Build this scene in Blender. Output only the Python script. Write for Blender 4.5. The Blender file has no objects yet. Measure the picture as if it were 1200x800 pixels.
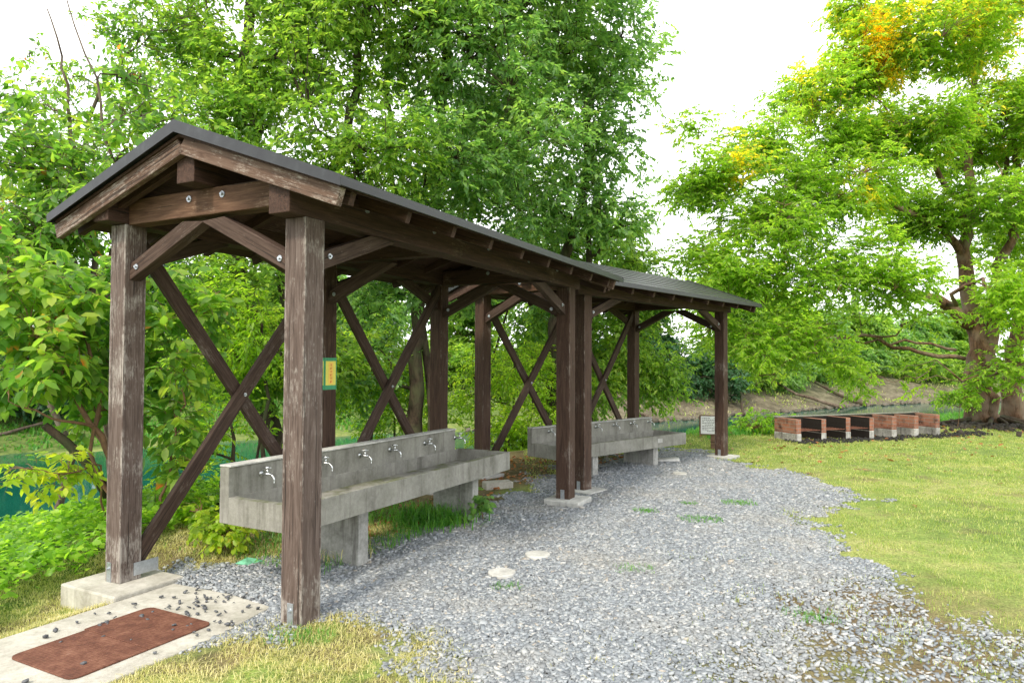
import bpy, math, random
import numpy as np
from mathutils import Vector, Matrix
rng = np.random.default_rng(7)
random.seed(7)
scn = bpy.context.scene
COL = scn.collection
R = math.radians
PITCH, ROLL, FOC, EYE = 0.024, 0.0048, 813.0, 1.5      # the fitted camera (1200 px wide frame)

# ------------------------------------------------------------------ small geometry tools
def ray(px, py):
    cr, sr = math.cos(ROLL), math.sin(ROLL)
    X, Y = px-600, py-400
    x = (cr*X+sr*Y)/FOC; up = -(-sr*X+cr*Y)/FOC
    c, s = math.cos(PITCH), math.sin(PITCH)
    return np.array([x, c-up*s, s+up*c])
def gz(px, py, z=0.0):
    d = ray(px, py); t = (z-EYE)/d[2]
    return np.array([0, 0, EYE])+t*d
def at(px, py, dep):
    d = ray(px, py)
    return np.array([0, 0, EYE])+d*(dep/d[1])
def sstep(a, b, x):
    t = np.clip((x-a)/(b-a), 0, 1); return t*t*(3-2*t)
def hsh(ix, iy, s):
    n = np.sin(ix*127.1+iy*311.7+s*74.7)*43758.5453
    return n-np.floor(n)
def vnoise(x, y, s=0.0):
    ix, iy = np.floor(x), np.floor(y); fx, fy = x-ix, y-iy
    fx = fx*fx*(3-2*fx); fy = fy*fy*(3-2*fy)
    return ((hsh(ix, iy, s)*(1-fx)+hsh(ix+1, iy, s)*fx)*(1-fy)+(hsh(ix, iy+1, s)*(1-fx)+hsh(ix+1, iy+1, s)*fx)*fy)
def fbm(x, y, s=0.0, o=4):
    v = 0; a = .5; t = 0
    for i in range(o):
        v = v+a*vnoise(x*2**i, y*2**i, s+i*13); t += a; a *= .5
    return v/t
def polydist(x, y, P):
    """signed distance to an open polyline, positive on its left side"""
    best = np.full(np.shape(x), 1e9); sg = np.ones(np.shape(x))
    for (ax, ay), (bx, by) in zip(P[:-1], P[1:]):
        dx, dy = bx-ax, by-ay
        t = np.clip(((x-ax)*dx+(y-ay)*dy)/(dx*dx+dy*dy), 0, 1)
        qx, qy = x-(ax+t*dx), y-(ay+t*dy)
        d = np.hypot(qx, qy); c = dx*(y-ay)-dy*(x-ax)
        m = d < best-1e-9
        best = np.where(m, d, best); sg = np.where(m, np.where(c >= 0, 1, -1), sg)
    return best*sg
def inpoly(x, y, P):
    ins = np.zeros(np.shape(x), bool); n = len(P); j = n-1
    for i in range(n):
        xi, yi, xj, yj = P[i][0], P[i][1], P[j][0], P[j][1]
        c = ((yi > y) != (yj > y)) & (x < (xj-xi)*(y-yi)/(yj-yi+1e-12)+xi)
        ins ^= c; j = i
    return ins
def sdf(x, y, P):
    """distance inside a closed polygon, negative outside"""
    P2 = list(P)+[P[0]]
    return np.abs(polydist(x, y, P2))*np.where(inpoly(x, y, P), 1, -1)

# ------------------------------------------------------------------ the lie of the land
S1 = (-1.1913, 3.97, 0.0, .4801)
S2 = (.8287, 8.123, -.049, .7117)
T2 = (.6383, 8.6923, -.2132, .8282)
def l2w(S, u, v):
    return (S[0]+u*math.sin(S[3])-v*math.cos(S[3]), S[1]+u*math.cos(S[3])+v*math.sin(S[3]))
NEAR = [l2w(S1, -14, 1.95), l2w(S1, -1.5, 1.85), l2w(S1, 4.0, 2.5), l2w(S2, 1.0, 3.0), l2w(S2, 4.5, 2.2), (5, 15.0), (9, 16.6), (13, 19.6), (30, 29), (120, 90)]
FAR = [(-80, -40), (-25, 9), (-14.0, 19.2), (-9.9, 22.6), (-2, 26.5), (7.9, 31.9), (20.5, 41.8), (32, 47.7), (60, 58), (200, 100)]
def ground(x, y):
    x = np.asarray(x, float); y = np.asarray(y, float)
    d = polydist(x, y, NEAR); e = polydist(x, y, FAR)
    w = 10-5.5*np.clip((y-6)/7, 0, 1)
    near = -1.9*sstep(0, 1, d/w)
    near = near - .05*sstep(5.5, 8.3, y)*sstep(2.2, .5, d*0+np.abs(d)*0)
    far = np.where(e < 0, -1.3+e*.35, -1.3+1.7*sstep(0, 6, e)+.9*sstep(6, 40, e))
    far = np.maximum(far, -1.9)
    u = (x-S1[0])*math.sin(S1[3])+(y-S1[1])*math.cos(S1[3])
    v = -(x-S1[0])*math.cos(S1[3])+(y-S1[1])*math.sin(S1[3])
    dip = -.05*sstep(.35, .1, u)*sstep(.1, .4, v)*sstep(8, 3, v)
    dip = dip-.10*sstep(1.36, 1.6, v)*sstep(8, 2.2, v)*sstep(.6, .2, u)
    bump = (fbm(x*.7, y*.7, 3)-.5)*.04*np.clip(np.hypot(x, y)/8, .2, 3)+(fbm(x*4, y*4, 9)-.5)*.012
    amp = 1+2.5*sstep(.3, 2, d)
    er = np.where((e > -.5) & (x > -3), (fbm(x*1.6, y*1.6, 71)-.5)*.55*sstep(-.5, .8, e)*sstep(12, 5, e), 0); far = far+er
    return np.where(near > far, near+dip, far)+bump*amp+.01*0
GRAV = [gz(*p)[:2] for p in [(205, 672), (258, 668), (330, 660), (440, 648), (520, 625), (585, 578), (640, 562), (735, 528), (810, 527), (870, 543), (945, 560), (985, 578), (945, 606), (962, 636), (1030, 690), (1085, 722), (1200, 748), (1500, 800), (1500, 1300), (300, 1300), (480, 900), (545, 800), (500, 742), (430, 722), (330, 737), (262, 738), (235, 705)]]
SLAB = [l2w(S1, -2.6, .31), l2w(S1, -.30, .31), l2w(S1, .16, .40), l2w(S1, .2, .8), l2w(S1, .17, 1.31), l2w(S1, -2.6, 1.31)]
def gravel_amt(x, y):
    s = sdf(x, y, GRAV)
    r = np.hypot(x, y)
    n = (fbm(x*1.3, y*1.3, 21)-.5)*.9+(fbm(x*5, y*5, 5)-.5)*.75
    a = sstep(-.28, .30, s+n*1.1*np.clip(r/7, .6, 1.3))
    # worn patches low on the right where soil shows
    q = gz(1150, 790)[:2]; p = gz(830, 655)[:2]
    q3 = gz(980, 700)[:2]
    pat = np.exp(-(((x-q[0])/1.3)**2+((y-q[1])/.6)**2))*1.1+np.exp(-(((x-q3[0])/.7)**2+((y-q3[1])/.4)**2))*.7+np.exp(-(((x-p[0])/.55)**2+((y-p[1])/.18)**2))*.6
    a = a*(1-np.clip(pat*(.4+1.3*fbm(x*3, y*3, 31)), 0, .85))
    return np.clip(a, 0, 1)

# ------------------------------------------------------------------ materials
def lin(c):
    if isinstance(c, str):
        c = [int(c[i:i+2], 16)/255 for i in (0, 2, 4)]
        c = [v/12.92 if v <= .04045 else ((v+.055)/1.055)**2.4 for v in c]
    return (c[0], c[1], c[2], 1)
class NT:
    def __init__(s, name):
        s.m = bpy.data.materials.new(name); s.m.use_nodes = True
        s.t = s.m.node_tree; s.t.nodes.clear(); s.out = s.t.nodes.new('ShaderNodeOutputMaterial')
    def n(s, typ, ins=None, **kw):
        nd = s.t.nodes.new('ShaderNode'+typ)
        for k, v in kw.items(): setattr(nd, k, v)
        for k, v in (ins or {}).items(): s.put(nd.inputs[k], v)
        return nd
    def put(s, sock, v):
        if isinstance(v, bpy.types.NodeSocket): s.t.links.new(v, sock)
        else: sock.default_value = v
    def obj(s, scale=(1, 1, 1), offs=True):
        tc = s.n('TexCoord'); v = tc.outputs['Object']
        if offs:
            oi = s.n('ObjectInfo'); m = s.n('VectorMath', operation='SCALE'); s.put(m.inputs[0], (13.1, 7.7, 5.3)); s.put(m.inputs['Scale'], oi.outputs['Random'])
            a = s.n('VectorMath', {0: v, 1: m.outputs[0]}, operation='ADD'); v = a.outputs[0]
        mp = s.n('VectorMath', {0: v, 1: scale}, operation='MULTIPLY'); return mp.outputs[0]
    def pos(s, k=1.0):
        g = s.n('NewGeometry'); mp = s.n('VectorMath', {0: g.outputs['Position'], 1: (k, k, k)}, operation='MULTIPLY'); return mp.outputs[0]
    def noise(s, vec, scale, detail=4, rough=.6, dist=0):
        return s.n('TexNoise', {'Vector': vec, 'Scale': scale, 'Detail': detail, 'Roughness': rough, 'Distortion': dist}).outputs['Fac']
    def ramp(s, fac, stops, interp='LINEAR'):
        r = s.n('ValToRGB', {'Fac': fac}); cr = r.color_ramp; cr.interpolation = interp
        while len(cr.elements) > len(stops): cr.elements.remove(cr.elements[-1])
        while len(cr.elements) < len(stops): cr.elements.new(.5)
        for e, (p, c) in zip(cr.elements, stops): e.position = p; e.color = lin(c) if not isinstance(c, (int, float)) else (c, c, c, 1)
        return r.outputs['Color']
    def mix(s, f, a, b, mode='MIX'):
        m = s.n('MixRGB', blend_type=mode); s.put(m.inputs['Fac'], f)
        for k, v in (('Color1', a), ('Color2', b)):
            s.put(m.inputs[k], v if isinstance(v, bpy.types.NodeSocket) else lin(v))
        return m.outputs['Color']
    def math(s, op, a, b=0.0, c=None):
        m = s.n('Math', operation=op); s.put(m.inputs[0], a); s.put(m.inputs[1], b)
        if c is not None: s.put(m.inputs[2], c)
        return m.outputs[0]
    def bump(s, h, strength=.4, dist=.01):
        return s.n('Bump', {'Height': h, 'Strength': strength, 'Distance': dist}).outputs['Normal']
    def bsdf(s, col, rough=.8, normal=None, metal=0, spec=.5, **kw):
        b = s.n('BsdfPrincipled'); s.put(b.inputs['Base Color'], col if isinstance(col, bpy.types.NodeSocket) else lin(col))
        s.put(b.inputs['Roughness'], rough); s.put(b.inputs['Metallic'], metal); s.put(b.inputs['Specular IOR Level'], spec)
        if normal is not None: s.put(b.inputs['Normal'], normal)
        for k, v in kw.items(): s.put(b.inputs[k], v)
        s.t.links.new(b.outputs[0], s.out.inputs['Surface']); return b

def wood(name, dark, mid, light, worn, wear=.5, edge=None):
    N = NT(name); v = N.obj((1, 1, 1))
    g1 = N.noise(N.obj((2.2, 24, 24)), 1.6, 5, .65, 1.1)
    g2 = N.noise(N.obj((3, 90, 90)), 1.5, 3, .6)
    base = N.ramp(N.math('ADD', N.math('MULTIPLY', g1, .7), N.math('MULTIPLY', g2, .3)), [(.32, dark), (.5, mid), (.68, light)])
    patch = N.noise(v, 3.2, 5, .7)
    fine = N.noise(N.obj((9, 50, 50)), 2.0, 5, .8)
    w = N.math('ADD', N.math('MULTIPLY', patch, .55), N.math('MULTIPLY', fine, .5))
    if edge:
        sp = N.n('SeparateXYZ', {0: N.obj((1, 1, 1), False)})
        mn = N.math('MINIMUM', N.math('ABSOLUTE', sp.outputs[1]), N.math('ABSOLUTE', sp.outputs[2]))
        er = N.n('MapRange', {'Value': mn, 'From Min': edge-.02, 'From Max': edge, 'To Min': 0.0, 'To Max': .09}).outputs[0]
        w = N.math('ADD', w, er)
        # the foot of a post greys first
        fr = N.n('MapRange', {'Value': sp.outputs[0], 'From Min': .0, 'From Max': .5, 'To Min': .04, 'To Max': 0.0}).outputs[0]
        w = N.math('ADD', w, fr)
    wm = N.ramp(w, [(.60-.12*wear, 0.0), (.70-.10*wear, 1.0)])
    worn_c = N.ramp(g2, [(.3, mid), (.55, worn)])
    col = N.mix(wm, base, worn_c)
    h = N.math('ADD', N.math('MULTIPLY', g1, .6), N.math('MULTIPLY', g2, .5))
    cr = N.noise(N.obj((1.0, 60, 60)), 1.2, 2, .5, .6)
    ck = N.ramp(cr, [(.33, 0.0), (.37, 1.0)])
    col = N.mix(N.math('MULTIPLY', N.math('SUBTRACT', 1.0, ck), .75), col, (.012, .008, .006))
    h = N.math('ADD', h, N.math('MULTIPLY', ck, .6))
    N.bsdf(col, .78, N.bump(h, .55, .004), spec=.3); return N.m
def concrete(name, a, b, c, stain=.4, moss=.0):
    N = NT(name); v = N.obj((1, 1, 1))
    n1 = N.noise(v, 3.5, 6, .65); n2 = N.noise(v, 40, 3, .7)
    col = N.ramp(N.math('ADD', N.math('MULTIPLY', n1, .7), N.math('MULTIPLY', n2, .3)), [(.33, a), (.5, b), (.66, c)])
    st = N.noise(N.obj((9, 9, .8)), 1.4, 4, .7)
    col = N.mix(N.math('MULTIPLY', N.ramp(st, [(.5, 0.0), (.72, 1.0)]), stain), col, (.045, .040, .032))
    if moss:
        mo = N.noise(v, 6, 5, .75)
        gm = N.n('NewGeometry'); up = N.n('SeparateXYZ', {0: gm.outputs['Normal']}).outputs[2]
        f = N.math('MULTIPLY', N.math('MAXIMUM', up, .12), N.ramp(mo, [(.42, 0.0), (.62, 1.0)]))
        col = N.mix(N.math('MULTIPLY', f, moss), col, (.085, .10, .035))
    pits = N.n('TexVoronoi', {'Vector': v, 'Scale': 90.0}).outputs['Distance']
    N.bsdf(col, .88, N.bump(N.math('ADD', n2, N.math('MULTIPLY', pits, .5)), .35, .004), spec=.25); return N.m
def plain(name, col, rough=.6, metal=0, nz=.25, sc=20, spec=.5):
    N = NT(name); f = N.noise(N.obj((1, 1, 1)), sc, 4, .7)
    c = lin(col)[:3]; k = N.ramp(f, [(.3, tuple(x*(1-nz) for x in c)), (.7, tuple(min(1, x*(1+nz)) for x in c))])
    N.bsdf(k, rough, N.bump(f, .15, .003), metal, spec); return N.m
def leafmat(name, stops, patch=(.6, .35), trans=.45, autumn=None, rough=.42, spec=.35, zglow=None):
    N = NT(name); g = N.n('NewGeometry'); rnd = g.outputs['Random Per Island']
    big = N.noise(N.pos(), patch[0], 3, .6)
    f = N.math('ADD', N.math('MULTIPLY', rnd, .55), N.math('MULTIPLY', N.math('SUBTRACT', big, .25), .9))
    col = N.ramp(f, stops)
    if autumn:
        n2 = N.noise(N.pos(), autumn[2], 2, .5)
        if zglow:
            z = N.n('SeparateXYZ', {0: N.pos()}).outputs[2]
            n2 = N.math('ADD', n2, N.n('MapRange', {'Value': z, 'From Min': zglow[0], 'From Max': zglow[1], 'To Min': zglow[2], 'To Max': zglow[3]}).outputs[0])  # height term paints sun glow into the turning leaf colour
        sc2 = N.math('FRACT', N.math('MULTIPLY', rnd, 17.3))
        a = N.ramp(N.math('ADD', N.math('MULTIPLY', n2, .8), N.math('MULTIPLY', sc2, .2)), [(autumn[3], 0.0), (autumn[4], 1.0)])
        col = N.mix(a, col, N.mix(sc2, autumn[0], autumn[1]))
    b = N.bsdf(col, rough, None, 0, spec)
    tcol = N.mix(1.0, col, (1.0, 1.0, .55), 'MULTIPLY')
    bright = N.n('HueSaturation', {'Saturation': 1.0, 'Value': 3.3, 'Color': tcol}).outputs[0]
    t = N.n('BsdfTranslucent', {'Color': bright})
    mx = N.n('MixShader', {'Fac': trans}); N.t.links.new(b.outputs[0], mx.inputs[1]); N.t.links.new(t.outputs[0], mx.inputs[2])
    N.t.links.new(mx.outputs[0], N.out.inputs['Surface']); return N.m
def bark(name, a, b, c):
    N = NT(name); v = N.pos()
    m = N.n('VectorMath', {0: v, 1: (1, 1, .22)}, operation='MULTIPLY').outputs[0]
    n1 = N.noise(m, 14, 5, .7, .5); n2 = N.noise(v, 2.0, 4, .6)
    col = N.mix(N.ramp(n2, [(.45, 0.0), (.65, .7)]), N.ramp(n1, [(.35, a), (.6, b)]), c)
    N.bsdf(col, .9, N.bump(n1, .8, .02), spec=.2); return N.m

M = {}
M['post'] = wood('weathered_post_wood', (.036, .024, .020), (.090, .064, .054), (.155, .122, .108), (.31, .285, .26), .45, .077)
M['post2'] = wood('stained_post_wood', (.026, .013, .009), (.055, .030, .020), (.090, .054, .039), (.21, .18, .155), .08, .077)
M['beam'] = wood('stained_beam_wood', (.020, .010, .006), (.048, .025, .017), (.082, .045, .031), (.18, .14, .11), .06)
M['brace'] = wood('stained_brace_wood', (.024, .013, .009), (.056, .034, .025), (.092, .062, .048), (.19, .16, .14), .12)
M['tie'] = wood('oiled_tie_wood', (.040, .018, .010), (.095, .050, .029), (.15, .086, .052), (.24, .17, .12), .1)
M['barge'] = wood('peeling_barge_wood', (.045, .024, .016), (.10, .060, .042), (.16, .11, .082), (.38, .34, .30), .52)
M['conc'] = concrete('cast_concrete', (.14, .137, .12), (.215, .212, .19), (.285, .28, .255), .55, .8)
M['concw'] = concrete('pale_concrete', (.24, .24, .225), (.40, .40, .38), (.54, .54, .515), .3, .12)
M['slab'] = concrete('slab_concrete', (.25, .235, .20), (.39, .375, .33), (.50, .485, .44), .28, .15)
M['legc'] = concrete('leg_concrete', (.15, .15, .14), (.30, .30, .285), (.42, .42, .40), .75, .2)
M['sootconc'] = concrete('sooty_block', (.10, .10, .095), (.30, .30, .28), (.50, .50, .47), .8, .1)
M['steel'] = plain('galvanised_steel', (.45, .48, .52), .42, .85, .2, 60)
M['chrome'] = plain('tap_chrome', (.55, .57, .58), .28, 1.0, .12, 40)
M['pipe'] = plain('grey_plastic_pipe', (.10, .14, .16), .5)
M['black'] = plain('soot', (.015, .014, .013), .95, 0, .5, 14)
M['bark'] = bark('grey_bark', (.035, .025, .018), (.13, .10, .075), (.19, .165, .13))
M['bark2'] = bark('dark_bark', (.022, .016, .012), (.07, .05, .035), (.07, .085, .04))
M['barkr'] = bark('red_brown_bark', (.05, .028, .016), (.18, .105, .065), (.26, .21, .16))
M['stem'] = plain('young_brown_stem', (.16, .085, .045), .7)

def roof_mat():
    N = NT('dark_metal_roofing'); v = N.obj((1, 1, 1), False)
    sp = N.n('SeparateXYZ', {0: v})
    n = N.noise(N.obj((.5, 6, 6)), 2, 4, .6)
    col = N.ramp(n, [(.3, (.006, .0065, .008)), (.6, (.014, .016, .018)), (.8, (.034, .038, .043))])
    N.bsdf(col, .40, N.bump(n, .2, .006), .0, .5); return N.m
M['roof'] = roof_mat()
def rust_mat():
    N = NT('rusty_checker_plate'); v = N.obj((1, 1, 1))
    n1 = N.noise(v, 9, 6, .7); n2 = N.noise(v, 60, 3, .6)
    col = N.ramp(N.math('ADD', N.math('MULTIPLY', n1, .7), N.math('MULTIPLY', n2, .3)), [(.3, (.055, .022, .015)), (.48, (.115, .045, .028)), (.62, (.18, .082, .052)), (.75, (.26, .17, .125))])
    sp = N.n('SeparateXYZ', {0: N.obj((1, 1, 1), False)})
    a = N.math('SINE', N.math('MULTIPLY', N.math('ADD', sp.outputs[0], sp.outputs[1]), 180.0)); b = N.math('SINE', N.math('MULTIPLY', N.math('SUBTRACT', sp.outputs[0], sp.outputs[1]), 180.0))
    h = N.math('ADD', N.math('MULTIPLY', N.math('MULTIPLY', a, b), .5), N.math('MULTIPLY', n2, .5))
    N.bsdf(col, .8, N.bump(h, .22, .005), .1, .3); return N.m
M['rust'] = rust_mat()
def brick_mat(name, lo, hi):
    N = NT(name); v = N.obj((1, 1, 1))
    tc = N.n('TexCoord').outputs['Object']; sp = N.n('SeparateXYZ', {0: tc})
    cx = N.n('CombineXYZ', {0: N.math('ADD', sp.outputs[0], sp.outputs[1]), 1: sp.outputs[2], 2: 0.0}).outputs[0]
    br = N.n('TexBrick', {'Vector': cx, 'Color1': lin((.30, .105, .058)), 'Color2': lin((.21, .075, .045)), 'Mortar': lin((.20, .18, .16)), 'Scale': 1.0, 'Mortar Size': .006, 'Brick Width': .21, 'Row Height': .07})
    n = N.noise(v, 5, 5, .7); n2 = N.noise(v, 30, 3, .7)
    col = N.mix(N.math('MULTIPLY', n2, .55), br.outputs['Color'], (.24, .17, .13))
    col = N.mix(N.ramp(n, [(lo, 0.0), (hi, .98)]), col, (.012, .011, .010))
    N.bsdf(col, .9, N.bump(N.math('ADD', n2, br.outputs['Fac']), .5, .006), spec=.2); return N.m
M['brick'] = brick_mat('stained_brick', .50, .72); M['sootbrick'] = brick_mat('soot_blackened_brick', .12, .30)

def ground_mat():
    N = NT('ground_surface')
    at_ = lambda nm: N.n('Attribute', attribute_name=nm).outputs['Fac']
    p = N.pos()
    # gravel bed: small angular stones
    vo = N.n('TexVoronoi', {'Vector': p, 'Scale': 62.0}); vo2 = N.n('TexVoronoi', {'Vector': p, 'Scale': 75.0})
    sepc = N.n('SeparateColor', {0: vo.outputs['Color']}).outputs[0]
    gcol = N.ramp(sepc, [(0, (.06, .068, .078)), (.4, (.13, .145, .16)), (.75, (.22, .235, .25)), (1, (.40, .40, .40))])
    gcol = N.mix(N.ramp(vo.outputs['Distance'], [(.35, 0.0), (.75, .75)]), gcol, (.04, .038, .034))
    gcol = N.mix(N.ramp(N.noise(p, 1.7, 5, .7), [(.48, 0.0), (.68, .55)]), gcol, (.20, .175, .13))
    # lawn
    n1 = N.noise(p, .55, 5, .65); n2 = N.noise(p, 5, 5, .7); n3 = N.noise(p, 60, 3, .7)
    gr = N.ramp(N.math('ADD', N.math('MULTIPLY', n1, .62), N.math('MULTIPLY', n2, .38)), [(.36, (.12, .19, .040)), (.48, (.21, .29, .065)), (.58, (.32, .34, .11)), (.69, (.44, .41, .21))])
    n4 = N.noise(p, 16, 5, .75)
    gr = N.mix(N.ramp(n4, [(.36, .6), (.50, 0.0)]), gr, (.11, .14, .035))
    gr = N.mix(N.ramp(N.noise(p, 2.3, 6, .8), [(.58, 0.0), (.70, .55)]), gr, (.32, .27, .15))
    gr = N.mix(N.ramp(n3, [(.35, .6), (.6, 0.0)]), gr, (.035, .04, .014))
    # river banks: bare clay with thin grass above
    clay = N.ramp(N.math('ADD', N.math('MULTIPLY', N.noise(p, 1.3, 5, .7), .5), N.math('MULTIPLY', n2, .5)), [(.35, (.035, .030, .020)), (.5, (.115, .10, .068)), (.65, (.22, .195, .14))])
    bankg = N.ramp(n2, [(.35, (.04, .075, .02)), (.6, (.11, .16, .04))])
    soil = N.ramp(N.math('ADD', N.math('MULTIPLY', n3, .5), N.math('MULTIPLY', n2, .5)), [(.35, (.05, .035, .022)), (.55, (.14, .10, .06)), (.7, (.24, .18, .11))])
    c = N.mix(at_('gravel'), gr, gcol)
    c = N.mix(at_('soil'), c, soil)
    c = N.mix(at_('clay'), c, clay)
    c = N.mix(at_('bankgrass'), c, bankg)
    h = N.math('ADD', N.math('MULTIPLY', vo.outputs['Distance'], -1.0), N.math('MULTIPLY', n3, .8))
    N.bsdf(c, .95, N.bump(h, .6, .012), spec=.15); return N.m
M['ground'] = ground_mat()
def stone_mat():
    N = NT('crushed_stone'); g = N.n('NewGeometry')
    n = N.noise(N.pos(), 55, 3, .6); n0 = N.noise(N.pos(), 1.1, 4, .6)
    c = N.ramp(g.outputs['Random Per Island'], [(0, (.080, .090, .102)), (.3, (.145, .166, .188)), (.58, (.215, .240, .262)), (.85, (.305, .328, .342)), (.965, (.45, .455, .445)), (1, (.32, .27, .205))])
    c = N.mix(N.math('MULTIPLY', n, .45), c, (.34, .36, .385), 'MIX')
    c = N.mix(N.ramp(n0, [(.48, 0.0), (.74, .5)]), c, (.33, .31, .265))
    N.bsdf(c, .8, N.bump(n, .3, .004), spec=.3); return N.m
M['stone'] = stone_mat()
M['shore'] = plain('shore_clay_stone', (.10, .088, .068), .9, 0, .5, 6)
M['darkstone'] = plain('dark_stone', (.085, .09, .10), .85, 0, .5, 30)
def water_mat():
    N = NT('river_water'); p = N.pos()
    m = N.n('VectorMath', {0: p, 1: (1, 1, 1)}, operation='MULTIPLY').outputs[0]
    n = N.noise(m, 2.2, 4, .55); n2 = N.noise(p, .22, 3, .5)
    col = N.ramp(n2, [(.3, (.003, .055, .040)), (.7, (.008, .090, .060))])
    N.bsdf(col, .07, N.bump(n, .10, .03), 0, .5); return N.m
M['water'] = water_mat()

# ------------------------------------------------------------------ objects
def link(o, parent=None):
    COL.objects.link(o)
    if parent is not None: o.parent = parent
    return o
def tag(o, label, cat=None, group=None, kind=None):
    if label: o['label'] = label
    if cat: o['category'] = cat
    if group: o['group'] = group
    if kind: o['kind'] = kind
    return o
def thing(name, loc, rz, label, cat, group=None):
    o = bpy.data.objects.new(name, None); o.empty_display_size = .2
    o.location = loc; o.rotation_euler = (0, 0, rz); link(o); return tag(o, label, cat, group)
def mesh(name, V, F, mat, parent=None, smooth=False, mats=None, midx=None):
    """V (n,3); F list of faces or an (m,k) int array"""
    me = bpy.data.meshes.new(name)
    V = np.asarray(V, np.float32)
    if isinstance(F, np.ndarray):
        m, k = F.shape
        me.vertices.add(len(V)); me.vertices.foreach_set('co', V.ravel())
        me.loops.add(m*k); me.loops.foreach_set('vertex_index', F.astype(np.int32).ravel())
        me.polygons.add(m); me.polygons.foreach_set('loop_start', np.arange(0, m*k, k, dtype=np.int32))
        me.update(calc_edges=True)
    else:
        me.from_pydata([tuple(map(float, v)) for v in V], [], F); me.update()
    for mm in (mats or [mat]): me.materials.append(mm)
    if midx is not None: me.polygons.foreach_set('material_index', np.asarray(midx, np.int32))
    if smooth: me.polygons.foreach_set('use_smooth', [True]*len(me.polygons))
    o = bpy.data.objects.new(name, me); return link(o, parent)
BF = [(0, 3, 2, 1), (4, 5, 6, 7), (0, 1, 5, 4), (1, 2, 6, 5), (2, 3, 7, 6), (3, 0, 4, 7)]
def bev(o, w=.004, seg=2):
    m = o.modifiers.new('bevel', 'BEVEL'); m.width = w; m.segments = seg; m.limit_method = 'ANGLE'; return o
def beam(name, p0, p1, w, h, mat, parent, up=(0, 0, 1), b=.005, cut0=0, cut1=0, sub=0):
    """timber from p0 to p1 (centre line), w across, h along the up side; local X runs with the grain.
    cut0/cut1 shift the ends' top against their bottom (plumb cuts)"""
    p0, p1 = Vector(p0), Vector(p1); x = (p1-p0); L = x.length; x.normalize()
    upv = Vector(up); y = upv.cross(x).normalized(); z = x.cross(y)
    V = [(0+cut0*s, yy*w/2, s*h/2) for (yy, s) in ((-1, -1), (1, -1), (1, 1), (-1, 1))]
    V2 = [(L+cut1*s, yy*w/2, s*h/2) for (yy, s) in ((-1, -1), (1, -1), (1, 1), (-1, 1))]
    V = V+V2
    F = [(0, 1, 2, 3), (7, 6, 5, 4), (0, 4, 5, 1), (1, 5, 6, 2), (2, 6, 7, 3), (3, 7, 4, 0)]
    o = mesh(name, V, F, mat, parent)
    Mx = Matrix((( x.x, y.x, z.x, p0.x), (x.y, y.y, z.y, p0.y), (x.z, y.z, z.z, p0.z), (0, 0, 0, 1)))
    o.matrix_local = Mx
    me = o.data; me.flip_normals() if False else None
    if b: bev(o, b)
    return o
def boxes(name, B, mat, parent=None, b=.004):
    """several axis boxes (x0,x1,y0,y1,z0,z1) of one part"""
    V, F = [], []
    for (x0, x1, y0, y1, z0, z1) in B:
        k = len(V)
        V += [(x0, y0, z0), (x1, y0, z0), (x1, y1, z0), (x0, y1, z0), (x0, y0, z1), (x1, y0, z1), (x1, y1, z1), (x0, y1, z1)]
        F += [tuple(i+k for i in f) for f in BF]
    o = mesh(name, V, F, mat, parent)
    if b: bev(o, b)
    return o
def prism(name, P, z0, z1, mat, parent=None, b=.004):
    n = len(P); a = sum(P[i][0]*P[(i+1) % n][1]-P[(i+1) % n][0]*P[i][1] for i in range(n))
    if a < 0: P = P[::-1]
    V = [(x, y, z0) for x, y in P]+[(x, y, z1) for x, y in P]
    F = [tuple(range(n))[::-1], tuple(range(n, 2*n))]+[(i, (i+1) % n, (i+1) % n+n, i+n) for i in range(n)]
    o = mesh(name, V, F, mat, parent)
    if b: bev(o, b)
    return o
def extrude_profile(name, prof, u0, u1, mat, parent, drop=0.0, b=.003):
    """closed profile [(v,z)] swept along u"""
    n = len(prof)
    V = [(u0, v, z-drop*u0) for v, z in prof]+[(u1, v, z-drop*u1) for v, z in prof]
    F = [tuple(range(n)), tuple(range(n, 2*n))[::-1]]+[(i+n, (i+1) % n+n, (i+1) % n, i) for i in range(n)]
    o = mesh(name, V, F, mat, parent)
    bm_fix(o)
    if b: bev(o, b)
    return o
import bmesh
def bm_fix(o):
    bm = bmesh.new(); bm.from_mesh(o.data); bmesh.ops.recalc_face_normals(bm, faces=bm.faces); bm.to_mesh(o.data); bm.free(); return o
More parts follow.
